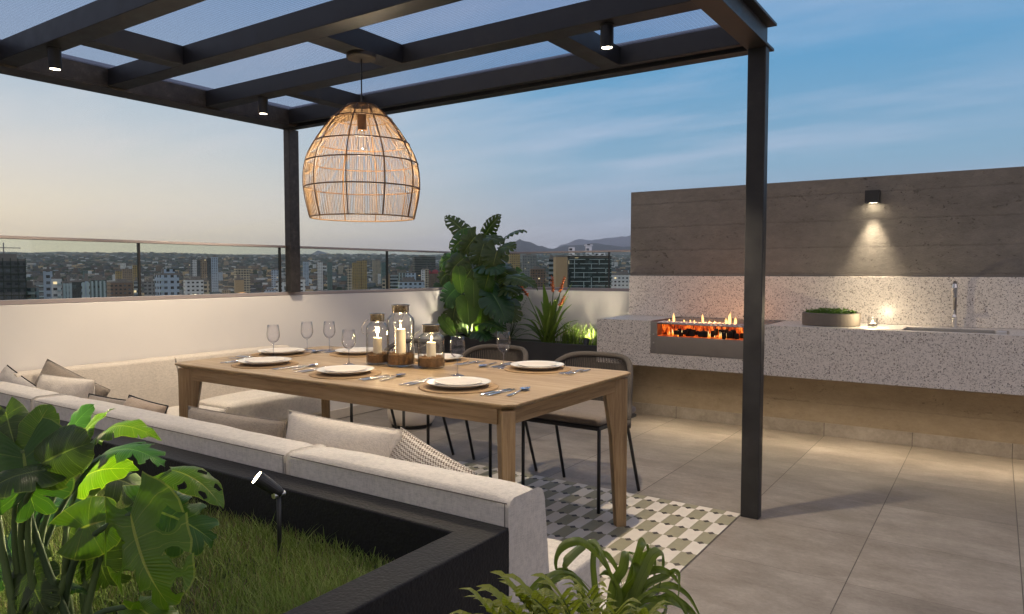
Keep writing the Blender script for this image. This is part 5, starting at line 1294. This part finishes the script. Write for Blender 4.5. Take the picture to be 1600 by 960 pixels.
r,w,dp,H=building(243,278,430,440,'facade pale blue','large pale blue tower with dark window column, right of the first glass joint',None,.35); balconies(r,w,dp,H,(-w*.42,),w*.12,'balcony_pale',n=10)
mb=MB(); mb.box(-w*.2,w*.35,-dp*.3,dp*.3,H+.02,H+3.2); obj('rooftop_house',mb,M['facade pale blue'],r,local=True)
building(180,190,424,1500,'facade ochre','left yellow-lit slab on the plain behind the left glass',None,.2); building(190,208,421,1550,'facade tan','long yellow-tan slab on the plain, middle of the yellow group',None,.1); building(207,214,415,1500,'facade ochre','right yellow-lit tower of the yellow group',None,.2)
building(287,320,438,640,'facade white','long low white hall with ribbon windows',None,.1); building(319,326,440,600,'facade cream','small sunlit cream block beside the long white hall',None,0)
for a,b,tp,c in ((295,302,402,'grey'),(300,307,406,'white'),(308,313,407,'dark grey'),(313,323,406,'tan'),(323,330,404,'dark grey'),(329,340,402,'pale blue')):
    building(a,b,tp,1500,'facade '+c,'%s tower in the distant tower group, %s from the left'%(c,['first','second','third','fourth','fifth','sixth'][[295,300,308,313,323,329].index(a)]),None,.1)
r,w,dp,H=building(366,381,438,560,'blank_tan','ochre yellow blank-sided block in the middle of the left view',None,.1); 
building(366,390,420,1000,'facade cream','cream block with terraces behind the ochre one',None,.2); building(424,437,422,1100,'facade pale blue','pale blue block left of the thin pergola post',None,0); building(431,444,441,620,'facade white','white block against the end of the left glass pane',None,0)
building(496,504,410,1600,'facade white','white tower in the second glass section, left',None,.1); building(511,519,410,1650,'facade teal','teal slim tower near the small lone hill',None,.1); building(473,482,409,1700,'facade pale blue','bluish slab right beside the thin pergola post',None,.1)
for a,b,tp in ((550,557,411),(557,564,408),(564,573,407)): building(a,b,tp,1500,'facade ochre','yellow-lit apartment slab, number %s from left of the row of three'%{550:'one',557:'two',564:'three'}[a],None,.1)
building(582,594,407,1900,'facade cream','cream slab left of the second glass joint',None,.1); building(595,606,410,1800,'facade teal','teal slab just behind the second glass joint',None,.1)
r,w,dp,H=building(645,680,402,1300,'facade dark grey','wide dark block under construction, left of the tall leaves',None,.15,name='construction_tower')
mb=MB()
for k in range(9): mb.box(-w/2-.5,w/2+.5,-dp/2-.6,dp/2+.5,H-3-k*4.2,H-2.3-k*4.2)
obj('floor_slabs',mb,M['city_roof'],r,local=True)
building(542,550,419,900,'facade cream','slim cream block with a red base in the second glass section',None,0)
building(597,604,436,640,'facade cream','stepped cream tower left of the second glass joint at the wall',None,0); building(604,610,429,700,'facade tan','taller sunlit tan tower at the second glass joint',None,0)
building(610,622,430,700,'facade banded','banded teal and white tower right of the second glass joint',None,0); r,w,dp,H=building(621,636,426,720,'facade grey','grey gridded tower in front of the red domes',None,.1); fins(r,w,dp,H,3,'balcony_pale',0,.8)
building(634,650,427,700,'facade pale blue','blue glass block with white frame left of the red domes',None,0); building(622,662,441,520,'facade pale blue','wide pale blue building at the wall, below the gridded tower',None,.1); building(470,476,437,600,'facade white','white sliver of building beside the thin post',None,0)
building(658,664,422,1000,'facade white','left white tower of the pair before the red domes',None,0); building(664,670,421,1010,'facade cream','right cream tower of the pair before the red domes',None,0)
dm=WH(672,424,1150); r=thing('domed_hall','building with two red domed roofs seen beside the tall leaves','building',(dm.x,dm.y,G(1150)))
mb=MB(); 
for px in (668,680,692):
    c=WH(px,428,1150); R_=6.2; mb.lathe([(R_*math.cos(a),c.z+R_*1.1*math.sin(a)) for a in np.linspace(0,PI/2-.01,7)],(c.x,c.y,0),16)
obj('dome',mb,M['roof_red'],r,smooth=True); mb=MB(); a=WH(660,428,1152);b=WH(700,428,1152); mb.box(min(a.x,b.x),max(a.x,b.x),min(a.y,b.y)-4,max(a.y,b.y)+10,G(1150)-2,a.z); obj('walls',mb,M['facade brown'],r)
building(794,812,396,1250,'facade ochre','orange-lit block partly behind the tall leaves',None,.3); building(815,838,399,1500,'facade grey','grey gridded block between orange block and office building',None,.1)
building(810,824,446,520,'facade cream','cream block low behind the red flowers',None,0); building(828,852,421,900,'facade brown','brown apartment block between the plants and the tan wall',None,.1)
# office block with staggered balconies
r,w,dp,H=building(884,954,403,430,'facade office','dark glass office block with pale staggered balcony edges','x' and None,.12,name='office_block',crown=False)
z=H-1.2; k=0
while z>4:
    segs=random.choice([((-.5,-.12),(-.02,.34),(.38,.5)),((-.46,.0),(.06,.5)),((-.5,-.3),(-.24,.18),(.22,.5)),((-.44,.14),(.18,.5))])
    for (a,b) in segs:
        mb=MB(); mb.box(w*a,w*b,-dp/2-1.3,-dp/2-.02,z,z+.34); obj('balcony_edge',mb,M['balcony_pale'],r,local=True)
    for x in random.sample([-.38,-.16,.02,.2,.36],2):
        mb=MB(); mb.box(w*x,w*x+.35,-dp/2-1.1,-dp/2-.02,z-3.1,z-.01); obj('balcony_divider',mb,M['balcony_pale'],r,local=True)
    z-=2.6; k+=1
mb=MB(); mb.box(-w/2-1,w/2+1,-dp/2-1.6,dp/2+1,H+1.1,H+1.7); mb.box(-w*.46,-w*.33,-2,3,H+1.7,H+6.5); mb.box(-w*.05,w*.08,-2,3,H+1.7,H+7.5); mb.box(-w*.08,w*.11,-2.5,3.5,H+7.5,H+8.2); mb.box(w*.15,w*.4,-1,2,H+1.7,H+3.0); obj('roof_deck',mb,M['facade white'],r,local=True)
r2,w,dp,H=building(866,885,402,425,'blank_tan','blank tan side wall tower attached left of the dark glass office block',14,.12,name='stair_tower',crown=False)
building(858,867,405,470,'facade banded','narrow banded wing left of the blank tan tower',None,.1)
r,w,dp,H=building(953,990,430,640,'facade white','long low white building with square windows beside the concrete wall',None,.05)
building(888,900,394,1400,'facade cream','distant cream block peeking over the office roof, left',None,0)
# --- further individual blocks, in distance bands
random.seed(77)
zones=[(-35,215,'beyond the first glass pane'),(225,440,'beyond the middle glass pane'),(475,600,'beyond the third glass pane'),(612,690,'beyond the glass beside the tall leaves'),(795,985,'beyond the glass near the concrete wall')]
for k in range(190):
    za,zb,zl=random.choices(zones,weights=(6,5,4,2,4))[0]; px=random.uniform(za,zb); D=random.uniform(950,4200); cn=random.choices(list(cols),weights=(5,4,4,5,4,4,1,2,2))[0]
    py=P_ground=424-(G(D)-CH)/D*F_PX*1.0; wpx=random.uniform(9,26)/D*F_PX; hh=random.choice((6,8,10,14,18,24,32))*random.uniform(.8,1.2); top=py-hh/D*F_PX
    if top<407: top=407+random.uniform(0,6)
    siz='tall ' if hh>20 else 'low ' if hh<9 else 'mid-rise '; dist='near ' if D<1800 else 'mid-distance ' if D<3000 else 'distant '
    building(px,px+wpx,top,D,'facade '+cn,(dist+siz+cn+' block '+zl),None,random.uniform(-.5,.5),group=dist+siz+cn+' blocks '+zl,crown=random.random()<.5)
# --- the rest of the city: one uncountable carpet of houses and trees
rng=np.random.default_rng(9)
def carpet(n,name,kind,label,cat,wmin,wmax,hmin,hmax,colors,rmin,rmax,mat,taper=1.0):
    az=np.radians(rng.uniform(-4,74,n)); rr=rmin*(rmax/rmin)**rng.random(n)
    cx=-np.sin(az)*rr; cy=np.cos(az)*rr; gz_=np.array([G(q) for q in rr])-2+np.array([mnoise.noise(Vector((a*.0008,b*.0008,0)))*.004*q if q>1500 else 0 for a,b,q in zip(cx,cy,rr)])
    w=rng.uniform(wmin,wmax,n)/2*(1+rr/9000); d=rng.uniform(wmin,wmax,n)/2*(1+rr/9000); h=hmin*(hmax/hmin)**(rng.random(n)**1.6)+2; th=rng.uniform(0,PI,n)
    V=np.zeros((n,8,3)); ct,st_=np.cos(th),np.sin(th)
    for k,(a,b,c) in enumerate(((-1,-1,0),(1,-1,0),(1,1,0),(-1,1,0),(-1,-1,1),(1,-1,1),(1,1,1),(-1,1,1))):
        s_=taper if c else 1; x=a*w*s_;y=b*d*s_; V[:,k,0]=cx+x*ct-y*st_;V[:,k,1]=cy+x*st_+y*ct;V[:,k,2]=gz_+c*h
    F_=np.array([(4,5,6,7),(0,1,5,4),(1,2,6,5),(2,3,7,6),(3,0,4,7)]); Q=(np.arange(n)[:,None,None]*8+F_[None]).reshape(-1,4)
    me=bpy.data.meshes.new(name); me.vertices.add(n*8); me.vertices.foreach_set('co',V.ravel()); me.loops.add(Q.size); me.loops.foreach_set('vertex_index',Q.ravel()); me.polygons.add(len(Q)); me.polygons.foreach_set('loop_start',np.arange(len(Q))*4)
    cc=np.array(colors)[rng.integers(0,len(colors),n)]*rng.uniform(.7,1.15,(n,1)); at=me.color_attributes.new('tone','FLOAT_COLOR','POINT'); cl=np.ones((n,8,4)); cl[:,:,:3]=cc[:,None,:]; at.data.foreach_set('color',cl.ravel())
    me.materials.append(M[mat]); me.update(calc_edges=True); me.validate(); o=bpy.data.objects.new(name,me); COL.objects.link(o); o['kind']=kind; o['label']=label; o['category']=cat
t=NT('house_carpet'); a=t.new('ShaderNodeAttribute',attribute_name='tone'); x,y,z=t.sep(t.wcoord()); g=t.new('ShaderNodeNewGeometry'); _,_,nz=t.sep(g.outputs['Normal'])
wv=t.math('MULTIPLY',t.math('LESS_THAN',t.math('FRACT',t.math('DIVIDE',z,3.1)),.5),t.math('LESS_THAN',t.math('FRACT',t.math('DIVIDE',t.math('ADD',x,y),3.7)),.55)); wv=t.math('MULTIPLY',wv,t.math('LESS_THAN',nz,.5))
t.set(Base_Color=t.mix(t.math('MULTIPLY',wv,.8),a.outputs['Color'],(.04,.04,.05)),Roughness=.85); M['house_carpet']=t.m
t=NT('tree_carpet'); a=t.new('ShaderNodeAttribute',attribute_name='tone'); t.set(Base_Color=t.mix(1.0,a.outputs['Color'],t.mix(t.noise(t.wcoord((.15,.15,.15)),1,4),.5,1.5),'MULTIPLY'),Roughness=.95); M['tree_carpet']=t.m
carpet(15000,'distant_houses','stuff','carpet of small distant houses filling the plain to the horizon','houses',7,18,4,16,[(.50,.47,.44),(.60,.60,.60),(.14,.11,.09),(.20,.13,.09),(.10,.10,.10),(.07,.07,.08),(.12,.14,.16),(.50,.36,.20),(.11,.07,.06),(.06,.06,.07),(.08,.09,.09)],800,9800,'house_carpet')
carpet(12000,'distant_trees','stuff','dark green tree cover scattered between the distant houses','trees',7,22,5,11,[(.020,.040,.018),(.030,.050,.022),(.040,.048,.026),(.025,.035,.02)],700,9500,'tree_carpet',.45)

# haze box
mb=MB(); hx=15500; mb.box(-hx,2500,-2500,hx,-64.5,800); t=NT('haze_air'); t.n.remove(t.b); v=t.new('ShaderNodeVolumePrincipled'); v.inputs['Color'].default_value=(.80,.86,.90,1); v.inputs['Density'].default_value=HAZE; v.inputs['Anisotropy'].default_value=.3; t.link(v.outputs[0],t.out.inputs['Volume'])
if HAZE>0:
    me=mk_mesh('haze',mb,t.m,False); o=bpy.data.objects.new('haze',me); COL.objects.link(o); o['kind']='stuff'; o['label']='thin evening haze lying over the city'

# ================================================================== sky and sun
wd=bpy.data.worlds.new('World'); S.world=wd; wd.use_nodes=True; nt=wd.node_tree; N_=nt.nodes; bg=N_['Background']
t=NT.__new__(NT); t.t=nt; t.n=N_
tc=t.new('ShaderNodeTexCoord'); dx,dy,dz=t.sep(tc.outputs['Generated'])
ln=t.math('SQRT',t.math('ADD',t.math('MULTIPLY',dx,dx),t.math('MULTIPLY',dy,dy))); SA=math.radians(84)
c=t.math('DIVIDE',t.math('ADD',t.math('MULTIPLY',dx,-math.sin(SA)),t.math('MULTIPLY',dy,math.cos(SA))),t.math('MAXIMUM',ln,.001))
el=t.math('ADD',t.math('MULTIPLY',dz,.5),.5)
def e_(deg): return .5+.5*math.sin(math.radians(deg))
L=lin
cool=t.ramp(el,[(0.0,(.02,.025,.035)),(.490,(.05,.06,.08)),(.5005,L((.64,.63,.70))),(e_(3),L((.60,.64,.72))),(e_(8),L((.485,.63,.735))),(e_(16),L((.33,.57,.735))),(e_(26),L((.24,.50,.70))),(e_(45),L((.42,.52,.68))),(1.0,L((.56,.57,.64)))])
warm=t.ramp(el,[(0.0,(.02,.025,.035)),(.490,(.06,.06,.07)),(.5005,L((.90,.85,.72))),(e_(3),L((.90,.85,.735))),(e_(6),L((.82,.80,.75))),(e_(10),L((.71,.745,.77))),(e_(14),L((.60,.69,.765))),(e_(22),L((.48,.61,.745))),(e_(40),L((.46,.55,.70))),(1.0,L((.56,.57,.64)))])
f=t.new('ShaderNodeMapRange',interpolation_type='SMOOTHSTEP'); f.inputs['From Min'].default_value=.52; f.inputs['From Max'].default_value=1.0; t.link(c,f.inputs['Value'])
col=t.mix(f.outputs[0],cool,warm)
# low air glows more brightly; unseen sky behind the camera and overhead is brightened to light the terrace
lowb=t.ramp(el,[(.5,1.10),(e_(12),.98),(e_(30),.95)]); col=t.mix(1.0,col,lowb,'MULTIPLY')
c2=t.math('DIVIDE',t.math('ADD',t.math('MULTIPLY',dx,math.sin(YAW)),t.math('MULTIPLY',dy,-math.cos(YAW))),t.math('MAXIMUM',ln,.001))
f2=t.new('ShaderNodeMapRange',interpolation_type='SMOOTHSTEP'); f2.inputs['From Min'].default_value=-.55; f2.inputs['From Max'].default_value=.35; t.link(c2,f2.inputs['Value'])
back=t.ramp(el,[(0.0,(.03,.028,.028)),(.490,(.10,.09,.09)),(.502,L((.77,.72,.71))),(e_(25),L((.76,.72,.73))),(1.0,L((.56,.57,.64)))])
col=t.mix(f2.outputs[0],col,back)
# thin high cloud: wisps on a plane overhead
iz=t.math('DIVIDE',1.0,t.math('ADD',t.math('MAXIMUM',dz,0.0),.10)); cv=t.new('ShaderNodeCombineXYZ'); t.link(t.math('MULTIPLY',dx,iz),cv.inputs[0]); t.link(t.math('MULTIPLY',dy,iz),cv.inputs[1])
mp=t.new('ShaderNodeMapping'); mp.inputs['Scale'].default_value=(.55,1.5,1); mp.inputs['Rotation'].default_value=(0,0,.5); mp.inputs['Location'].default_value=(3.1,.7,0); t.link(cv.outputs[0],mp.inputs[0])
n1=t.noise(mp.outputs[0],.9,7,.58); n2=t.noise(mp.outputs[0],.35,3,.5)
cl=t.math('MULTIPLY',t.ramp(n1,[(.42,0.0),(.68,1.0)]),t.ramp(n2,[(.38,0.0),(.58,1.0)])); cl=t.math('MULTIPLY',cl,.55)
ccol=t.mix(f.outputs[0],L((.74,.76,.84)),L((.84,.81,.80)))
col=t.mix(cl,col,ccol)
sk=t.new('ShaderNodeTexSky',sky_type='NISHITA'); sk.sun_disc=False; sk.sun_elevation=math.radians(3); sk.sun_rotation=-SA; sk.altitude=200
skm=t.mix(1.0,sk.outputs[0],(.10,.10,.10),'MULTIPLY'); col=t.mix(.06,col,skm)
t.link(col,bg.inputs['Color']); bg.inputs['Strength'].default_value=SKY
sl=bpy.data.lights.new('sun','SUN'); sl.energy=.6; sl.angle=math.radians(6); sl.color=(1.0,.72,.45); so=bpy.data.objects.new('sun',sl); COL.objects.link(so)
so.rotation_euler=Vector((math.sin(SA)*math.cos(.07),-math.cos(SA)*math.cos(.07),-math.sin(.07))).to_track_quat('-Z','Y').to_euler(); so.location=(-20,3,8)

# ================================================================== render settings
S.view_settings.view_transform='Standard'; S.view_settings.look='None'; S.view_settings.exposure=0.45; S.view_settings.gamma=1; S.view_settings.use_curve_mapping=False
cy=S.cycles; cy.max_bounces=8; cy.transparent_max_bounces=24; cy.diffuse_bounces=3; cy.glossy_bounces=3; cy.transmission_bounces=4; cy.volume_bounces=0
cy.sample_clamp_indirect=4; cy.caustics_reflective=False; cy.caustics_refractive=False; cy.use_denoising=True; cy.use_light_tree=True
